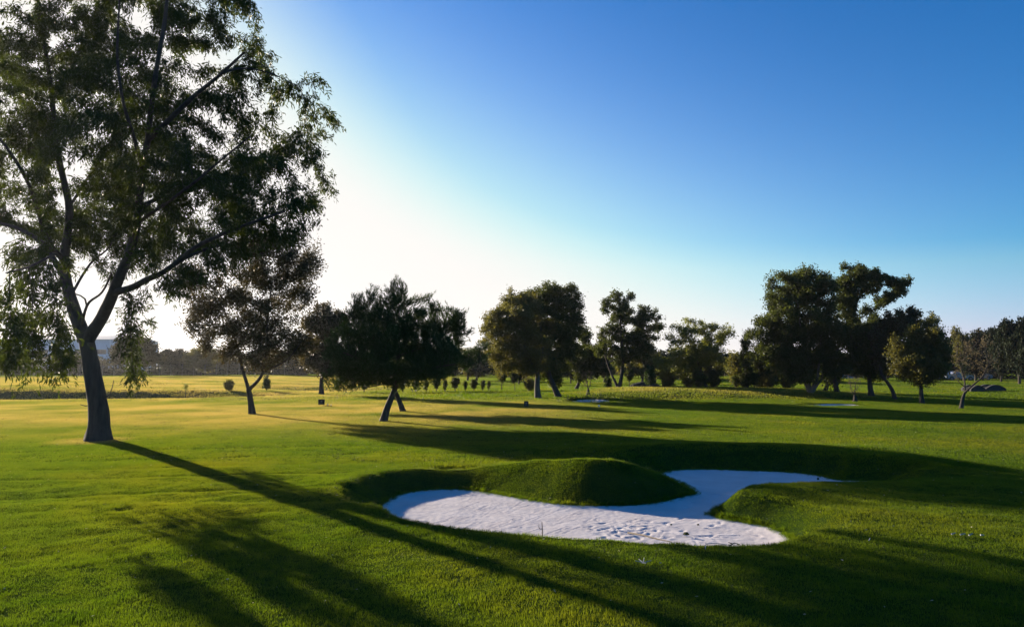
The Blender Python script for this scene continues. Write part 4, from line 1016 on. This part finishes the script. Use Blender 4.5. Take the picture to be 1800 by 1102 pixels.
# far wood: one mass of foliage all along the back
rg = np.random.default_rng(77)
def wood_mass(name, label, segs, n, L, mat):
    V = []
    for (px0, px1, D0, D1, hpx_top, dep, share) in segs:
        m = int(n * share); t = rg.uniform(0, 1, m); px = px0 + (px1 - px0) * t; D = D0 + (D1 - D0) * t + rg.uniform(0, dep, m)
        X = (px - 900) / FPX * D
        top = CAM_H + (HOR - hpx_top) / FPX * D
        hh = top * (.80 + .42 * vnoise(X, D * 0, 9, 51) + .30 * vnoise(X, D, 3.2, 52) + .16 * vnoise(X, D, 1.3, 53))
        z = H(X, D) + hh * rg.uniform(0, 1, m) ** .75
        Cn = np.stack([X, D, z], -1) + rg.normal(0, .25, (m, 3))
        ax = unit(rg.normal(0, 1, (m, 3)))
        V.append(leaf_quads(Cn, ax, L * rg.uniform(.6, 1.3, m), L * .65 * rg.uniform(.7, 1.2, m), rg))
    o = mobj(name, quads_mesh(name, np.concatenate(V), mat)); tag(o, label, kind='stuff'); return o
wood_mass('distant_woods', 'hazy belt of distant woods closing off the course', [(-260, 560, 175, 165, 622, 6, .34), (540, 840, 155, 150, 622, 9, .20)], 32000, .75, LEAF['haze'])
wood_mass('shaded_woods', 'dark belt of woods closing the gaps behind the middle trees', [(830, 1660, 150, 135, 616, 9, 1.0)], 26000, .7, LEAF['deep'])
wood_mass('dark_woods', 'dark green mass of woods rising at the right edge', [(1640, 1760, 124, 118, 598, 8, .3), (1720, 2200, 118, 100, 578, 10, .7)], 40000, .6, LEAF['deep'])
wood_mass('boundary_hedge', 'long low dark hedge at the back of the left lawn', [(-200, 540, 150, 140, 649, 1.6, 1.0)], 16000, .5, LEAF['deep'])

# low hills
M_HILL = plain_mat('hill_scrub', (.10, .11, .09), .95, .3, .02)
hx = np.linspace(-1500, 1700, 120); hy = np.linspace(900, 1500, 16); HX, HY = np.meshgrid(hx, hy)
prof = np.interp(HX / 1100 * FPX + 900, [-700, 0, 240, 420, 700, 810, 900, 1050, 1300, 1700, 2400], [28, 26, 22, 24, 30, 34, 22, 14, 10, 16, 18])
HZ = (prof + 6 * vnoise(HX, HY, 90, 61) + 3 * vnoise(HX, HY, 30, 62)) * np.sin(np.clip((HY - 880) / 640, 0, 1) * math.pi) - 2
ii = np.arange(HX.size).reshape(HX.shape)
F = np.stack([ii[:-1, :-1], ii[:-1, 1:], ii[1:, 1:], ii[1:, :-1]], -1).reshape(-1, 4)
tag(mobj('hills', fast_mesh('hills', np.stack([HX, HY, HZ], -1).reshape(-1, 3), F, M_HILL, True)), 'low hazy hills on the horizon', kind='structure')

# ------------------------------------------------------------------ buildings, fence, cars, footbridges
M_WALL = plain_mat('pale_cladding', (.62, .68, .76), .6, .08, 1)
M_ROOF = plain_mat('grey_roofing', (.30, .34, .40), .5, .15, 1)
M_GLASS = plain_mat('dark_glass', (.03, .04, .05), .15, .1, 2, 0, .6, 0)
M_STONE = plain_mat('grey_stone', (.05, .047, .044), .85, .3, 9, 0, .3, .5)
M_BLUE = plain_mat('blue_cloth', (.10, .30, .62), .6, .15, 4)
M_METAL = plain_mat('galvanised_metal', (.16, .16, .16), .45, .2, 8, .6)
M_BLACK = plain_mat('black_board', (.018, .020, .026), .4, .2, 20)
M_WHITE = plain_mat('white_paint', (.78, .78, .76), .4, .06, 9)
M_TYRE = plain_mat('black_rubber', (.02, .02, .02), .8, .2, 9)
# warehouse
D = 210.0; a = at(-120, 640, D); b = at(193, 640, D)
wb = empty('warehouse', (a[0], D, Hs(a[0], D)), 'long pale blue-grey warehouse behind the hanging leaves of the big tree', 'building')
Lw = b[0] - a[0]; hw = at(0, 596, D)[2]
m = MB(); m.box((Lw / 2, 14, hw / 2), (Lw, 28, hw)); m.build('wall', M_WALL, wb)
m = MB(); m.add([(-.6, -.6, hw), (Lw + .6, -.6, hw), (Lw + .6, 14, hw + 1.7), (-.6, 14, hw + 1.7), (-.6, 28.6, hw), (Lw + .6, 28.6, hw)], [(0, 1, 2, 3), (3, 2, 5, 4), (1, 5, 2), (0, 3, 4), (0, 4, 5, 1)]); rf = m.build('roof', M_ROOF, wb); rf.location.z = .003
for k in range(9):
    x = Lw * (k + .5) / 9
    m = MB(); m.box((x, -.03, hw * .62), (3.6, .12, 1.4)); w_ = m.build('window', M_METAL, wb)
    m = MB(); m.box((x - .85, -.10, hw * .62), (1.6, .04, 1.2)); m.box((x + .85, -.10, hw * .62), (1.6, .04, 1.2)); m.build('pane', M_GLASS, w_)
for k in range(3):
    x = Lw * (k + .5) / 3 + 3
    m = MB(); m.box((x, -.04, 1.7), (3.8, .10, 3.4)); m.build('door', M_METAL, wb)
# post and wire fence
fx = empty('boundary_fence', tuple(at(0, HOR + 2880 / 138, 138)[:2]) + (0,), 'wire fence on thin posts before the hazy left trees', 'fence')
f0 = fx.location.copy(); pts = []
for k in range(30):
    px = -60 + k * 20; p = at(px, 660, 138 - k * .1); z = Hs(p[0], p[1]); pts.append((p[0] - f0.x, p[1] - f0.y, z))
    if k == 0:
        m = MB(); m.tube([(0, 0, -.2), (0, 0, 2.3)], .05, 6); po = m.build('post', M_METAL, fx, pts[-1]); pm = po.data
    else: mobj('post', pm, fx, pts[-1])
for h_ in (.4, .95, 1.5, 2.1):
    m = MB(); m.tube([(p[0], p[1] - .06, p[2] + h_) for p in pts], .018, 4); m.build('wire', M_METAL, fx)
# pale blue marquee seen between trunks
D = 105.0; p = at(1493, 650, D); z = Hs(p[0], D)
t_ = empty('blue_tent', (p[0], D, z), 'small blue tent-roofed pavilion glimpsed between the right trunks', 'tent')
ht = at(1493, 642, D)[2] - z
m = MB(); w_ = 1.5
m.add([(-w_, -w_, ht - .9), (w_, -w_, ht - .9), (w_, w_, ht - .9), (-w_, w_, ht - .9), (0, 0, ht + .2)], [(0, 1, 4), (1, 2, 4), (2, 3, 4), (3, 0, 4), (3, 2, 1, 0)]); m.build('roof', M_BLUE, t_)
for sx in (-1, 1):
    for sy in (-1, 1):
        m = MB(); m.tube([(sx * (w_ - .1), sy * (w_ - .1), 0), (sx * (w_ - .1), sy * (w_ - .1), ht - .9)], .05, 6); m.build('pole', M_METAL, t_)
m = MB(); m.box((0, w_ - .06, (ht - .9) / 2), (2 * w_ - .4, .04, ht - 1.0)); m.build('back_cloth', M_BLUE, t_)
# cars
def car(px, D, col, label, rot):
    p = at(px, 660, D); e = empty('parked_car', (p[0], D, Hs(p[0], D)), label, 'car', 'cars parked beyond the right lawn'); e.rotation_euler.z = rot
    paint = plain_mat('car_paint', col, .3, .04, 3, .2, .5, 0)
    prof = [(-2.1, .35), (-2.15, .75), (-1.95, .98), (-1.3, 1.05), (-.75, 1.42), (.65, 1.45), (1.25, 1.05), (2.0, .88), (2.15, .6), (2.1, .35)]
    vs = [(x, y, z) for y in (-.86, .86) for x, z in prof]; n = len(prof)
    vs = [(x, y * (.84 if z > 1.2 else 1), z) for x, y, z in vs]
    m = MB(); m.add(vs, [tuple(range(n)), tuple(range(2 * n - 1, n - 1, -1))] + [(i, n + i, n + (i + 1) % n, (i + 1) % n) for i in range(n)]); m.build('body', paint, e)
    for sy in (-1, 1):
        m = MB(); y = sy * .83
        m.add([(-1.12, y * 1.03, 1.06), (1.05, y * 1.03, 1.06), (.6, y * .87, 1.38), (-.68, y * .87, 1.36)], [(0, 1, 2, 3) if sy < 0 else (3, 2, 1, 0)]); m.build('side_window', M_GLASS, e)
    m = MB(); m.add([(1.24, -.70, 1.08), (1.24, .70, 1.08), (.72, .66, 1.43), (.72, -.66, 1.43)], [(0, 1, 2, 3)]); m.build('windscreen', M_GLASS, e)
    for sx in (-1.35, 1.35):
        for sy in (-1, 1):
            m = MB(); m.tube([(sx, sy * .70, .33), (sx, sy * .88, .33)], .33, 14); t = m.build('wheel', M_TYRE, e)
            m = MB(); m.tube([(sx, sy * .87, .33), (sx, sy * .895, .33)], .19, 10); m.build('rim', M_METAL, t)
    for sy in (-.6, .6):
        m = MB(); m.box((2.13, sy, .70), (.06, .3, .14)); m.build('headlight', M_WHITE, e)
    return e
car(1645, 108, (.45, .42, .40), 'white car beyond the lawn right of the rounded tree trunk', .2)
car(1668, 108, (.30, .33, .40), 'blue-grey car parked right of the white one', .1)
car(1684, 106, (.25, .27, .32), 'silver car nearest the bare tree trunk', -.1)
car(1716, 112, (.10, .12, .16), 'dark car behind the bare tree fork', .05)
# arched stone footbridges
def footbridge(px, D, L, label, ext=0):
    p = at(px, HOR + 2880 / D, D); e = empty('footbridge', (p[0], D, Hs(p[0], D)), label, 'footbridge')
    n = 11
    for s, y in ((0, -.55), (1, .55)):
        top = [(-L / 2 + L * i / (n - 1), .16 + .34 * math.sin(math.pi * i / (n - 1))) for i in range(n)]
        bot = [(-L / 2 + L * i / (n - 1), -.1 + .22 * max(0, math.sin(math.pi * i / (n - 1)) - .35)) for i in range(n)]
        vs = [(x, y - .09, z) for x, z in top] + [(x, y - .09, z) for x, z in bot] + [(x, y + .09, z) for x, z in top] + [(x, y + .09, z) for x, z in bot]
        fs = []
        for i in range(n - 1):
            fs += [(i, n + i, n + i + 1, i + 1), (2 * n + i + 1, 3 * n + i + 1, 3 * n + i, 2 * n + i), (i + 1, 2 * n + i + 1, 2 * n + i, i), (n + i, 3 * n + i, 3 * n + i + 1, n + i + 1)]
        fs += [(0, 2 * n, 3 * n, n), (n - 1, 2 * n - 1, 4 * n - 1, 3 * n - 1)]
        m = MB(); m.add(vs, fs); m.build('parapet', M_STONE, e)
        for i in range(n - 1):
            (x0, z0), (x1, z1) = top[i], top[i + 1]
            m = MB(); m.add([(x0 + .01, y - .13, z0 + .002), (x1 - .01, y - .13, z1 + .002), (x1 - .01, y + .13, z1 + .002), (x0 + .01, y + .13, z0 + .002), (x0 + .01, y - .13, z0 + .07), (x1 - .01, y - .13, z1 + .07), (x1 - .01, y + .13, z1 + .07), (x0 + .01, y + .13, z0 + .07)],
                            [(3, 2, 1, 0), (4, 5, 6, 7), (0, 1, 5, 4), (1, 2, 6, 5), (2, 3, 7, 6), (3, 0, 4, 7)]); m.build('coping_stone', M_STONE, e)
    m = MB(); m.tube([(-L / 2 + L * i / (n - 1), 0, -.25 + .35 * math.sin(math.pi * i / (n - 1))) for i in range(n)], .44, 8); m.build('deck', M_STONE, e)
    return e
footbridge(1742, 61, 1.8, 'grey arched stone footbridge right of the bare tree')
footbridge(1711, 60, 1.3, 'lower grey stone footbridge wall touching the arched one')
footbridge(1134, 74, 2.9, 'low grey stone footbridge behind the dark upright shrub')

# ------------------------------------------------------------------ small things on the lawn
def tee_sign(px, py, w, h, label, turn=0.0):
    p = on(px, py); e = empty('tee_sign', (p[0], p[1], Hs(p[0], p[1])), label, 'sign'); e.rotation_euler.z = turn
    for sx in (-1, 1):
        m = MB(); m.box((sx * w * .36, .02, .04), (.025, .025, .14)); m.build('leg', M_METAL, e)
    m = MB(); m.box((0, 0, .07 + h / 2), (w, .05, h)); m.build('board', M_BLACK, e)
    m = MB(); m.box((0, -.031, .07 + h * .62), (w * .28, .006, h * .30)); m.box((0, -.031, .07 + h * .28), (w * .5, .006, h * .06)); m.build('emblem', M_METAL, e)
    return e
tee_sign(565, 713, .36, .30, 'small black tee sign left of the pines with white markers beside it', .1)
tee_sign(925, 718, .24, .28, 'small dark tee sign on the open lawn below the olive tree', 0)
def marker(px, py, r, h, label, ball=True):
    p = on(px, py); e = empty('tee_marker', (p[0], p[1], Hs(p[0], p[1])), label, 'tee marker')
    m = MB(); m.tube([(0, 0, -.03), (0, 0, h - r)], r * .25, 6); m.build('spike', M_METAL, e)
    m = MB(); k = 7; m.tube([(0, 0, h - r + r * 2 * i / k - .001) for i in range(k + 1)], [max(.004, r * math.sin(math.pi * i / k)) for i in range(k + 1)], 12); m.build('head', M_WHITE, e, smooth=True)
marker(576, 714, .045, .11, 'left white marker beside the black tee sign')
marker(582, 714, .035, .09, 'smaller white marker furthest from the black tee sign')
marker(1053, 719, .065, .14, 'white ball marker on the lawn below the far bunker')

M_TWIG = plain_mat('dry_twig', (.075, .055, .042), .8, .4, 30)
M_CLOD = plain_mat('turf_clod', (.05, .055, .02), .9, .4, 40, 0, .1, .6)
M_PALE = plain_mat('bleached_twig', (.36, .34, .32), .7, .2, 30)
def lie(px, py, z=None):
    p = on(px, py, SZ if z is None else z); return Vector((p[0], p[1], p[2]))
# hooked twig standing in the sand
b = lie(953, 939); m = MB(); m.tube([(0, 0, -.05), (.004, 0, .08), (-.004, 0, .20)], [.009, .008, .005], 6)
e = empty('hooked_twig', b, 'dark hooked twig stuck upright in the sand near the lip', 'twig')
m.build('stem', M_TWIG, e); m = MB(); m.tube([(0, 0, .09), (-.035, 0, .085), (-.055, 0, .12), (-.05, 0, .17)], [.006, .006, .005, .003], 5); m.build('hook', M_TWIG, e)
# long stick across the lip
p0 = lie(1104, 936, SZ + .07); p1 = lie(1180, 952, .05)
m = MB(); m.tube([(0, 0, 0), tuple((p1 - p0) * .35 + Vector((0, 0, .012))), tuple((p1 - p0) * .7), tuple(p1 - p0)], [.016, .013, .010, .006], 7)
o = m.build('long_stick', M_TWIG, None, p0); tag(o, 'long brown stick lying across the bunker lip', 'stick')
# clod, leaf bits in the sand
def clod(px, py, r, fl, z, label, mat=M_CLOD, name='turf_clod'):
    rg = np.random.default_rng(int(px)); m = MB(); n = 9; vs = [(0, 0, fl)]
    for ring in (.55, 1.0):
        for k in range(n):
            a = 2 * math.pi * k / n; q = r * ring * rg.uniform(.7, 1.2); vs.append((q * math.cos(a), q * math.sin(a) * .7, fl * (.8 if ring < 1 else -.3) * rg.uniform(.7, 1.2)))
    fs = [(0, 1 + k, 1 + (k + 1) % n) for k in range(n)] + [(1 + k, 1 + n + k, 1 + n + (k + 1) % n, 1 + (k + 1) % n) for k in range(n)]
    m.add(vs, fs); o = m.build(name, mat, None, lie(px, py, z)); tag(o, label, name.split('_')[-1]); return o
clod(1206, 938, .06, .03, SZ + .02, 'green-brown turf clod lying on the sand near the lip')
clod(1227, 922, .025, .02, SZ + .01, 'tiny dark clod in the sand under the right mound')
clod(1438, 842, .035, .04, SZ, 'dark pebble-like clod on the far sand lobe')
clod(1180, 922, .02, .015, SZ, 'tiny clod on the middle of the sand')
M_HOLE = plain_mat('bare_soil', (.035, .026, .018), .95, .3, 20)
p = on(212, 899); o = clod(212, 899, .16, .004, Hs(p[0], p[1]) + .006, 'bare dark divot in the turf of the left foreground', M_HOLE, 'turf_divot')
def twigs(px, py, label, segs, r=.006, mat=M_PALE, z=None, name='fallen_twig'):
    p = on(px, py); base = Vector((p[0], p[1], Hs(p[0], p[1]) + .035)); m = MB()
    for s in segs: m.tube(s, [r * (1 - .5 * i / (len(s) - 1)) for i in range(len(s))], 5)
    o = m.build(name, mat, None, base); tag(o, label, 'twig')
twigs(1240, 974, 'pale forked twig on the grass below the bunker', [[(0, 0, 0), (.05, .16, .02), (.07, .22, .03)], [(.05, .16, .02), (.2, .2, .02), (.36, .18, .0)]])
twigs(1282, 968, 'short dark twig end right of the pale forked twig', [[(0, 0, 0), (.08, .03, .03), (.14, .02, .01)], [(.05, .02, .02), (.02, .1, .02)]], .008, M_TWIG)
twigs(1131, 999, 'star-shaped scrap of bleached twigs in the grass below the bunker', [[(0, 0, 0), (-.09, .01, .02)], [(0, 0, 0), (.10, .02, .02)], [(0, 0, 0), (.03, .10, .03)], [(0, 0, 0), (-.04, .08, .02)], [(-.02, 0, 0), (.02, -.06, .01)]], .007)
twigs(1688, 948, 'string of pale wood chips in the shaded grass at right', [[(0, 0, 0), (.06, -.02, .02)], [(.1, -.03, .0), (.16, -.02, .02)], [(.24, -.06, .01), (.29, -.06, .01)], [(-.1, .03, 0), (-.05, .02, .02)]], .012)
twigs(1528, 958, 'short pale twig in the grass right of the bunker', [[(0, 0, 0), (.04, .05, .02)]], .008)
# stubs on the big trunk
# scattered fallen leaves
r = np.random.default_rng(91); x, y = wedge(6, 24, 900, 92); s = sdist(x, y, POLY); x, y = x[s > .1], y[s > .1]
Cn = np.stack([x, y, H(x, y) + .030], -1); ax = unit(np.stack([r.normal(0, 1, len(x)), r.normal(0, 1, len(x)), r.normal(0, .25, len(x))], -1))
V = leaf_quads(Cn, ax, r.uniform(.02, .05, len(x)), r.uniform(.008, .018, len(x)), r)
tag(mobj('fallen_leaves', quads_mesh('fallen_leaves', V, plain_mat('dry_leaf', (.30, .27, .20), .7, .4, 3))), 'pale dry leaves scattered over the foreground turf', kind='stuff')
bpy.context.view_layer.update()


# ------------------------------------------------------------------ haze
m = MB(); m.box((0, 950, 22), (3900, 2100, 52)); 
hz_m = bpy.data.materials.new('haze'); hz_m.use_nodes = True; hn = hz_m.node_tree.nodes; hn.clear()
pv = hn.new('ShaderNodeVolumePrincipled'); pv.inputs['Color'].default_value = (.93, .93, .95, 1); pv.inputs['Density'].default_value = HAZE; pv.inputs['Anisotropy'].default_value = .5
ho = hn.new('ShaderNodeOutputMaterial'); hz_m.node_tree.links.new(pv.outputs[0], ho.inputs['Volume'])
tag(m.build('haze', hz_m), 'thin warm haze over the far lawn and woods', kind='stuff')
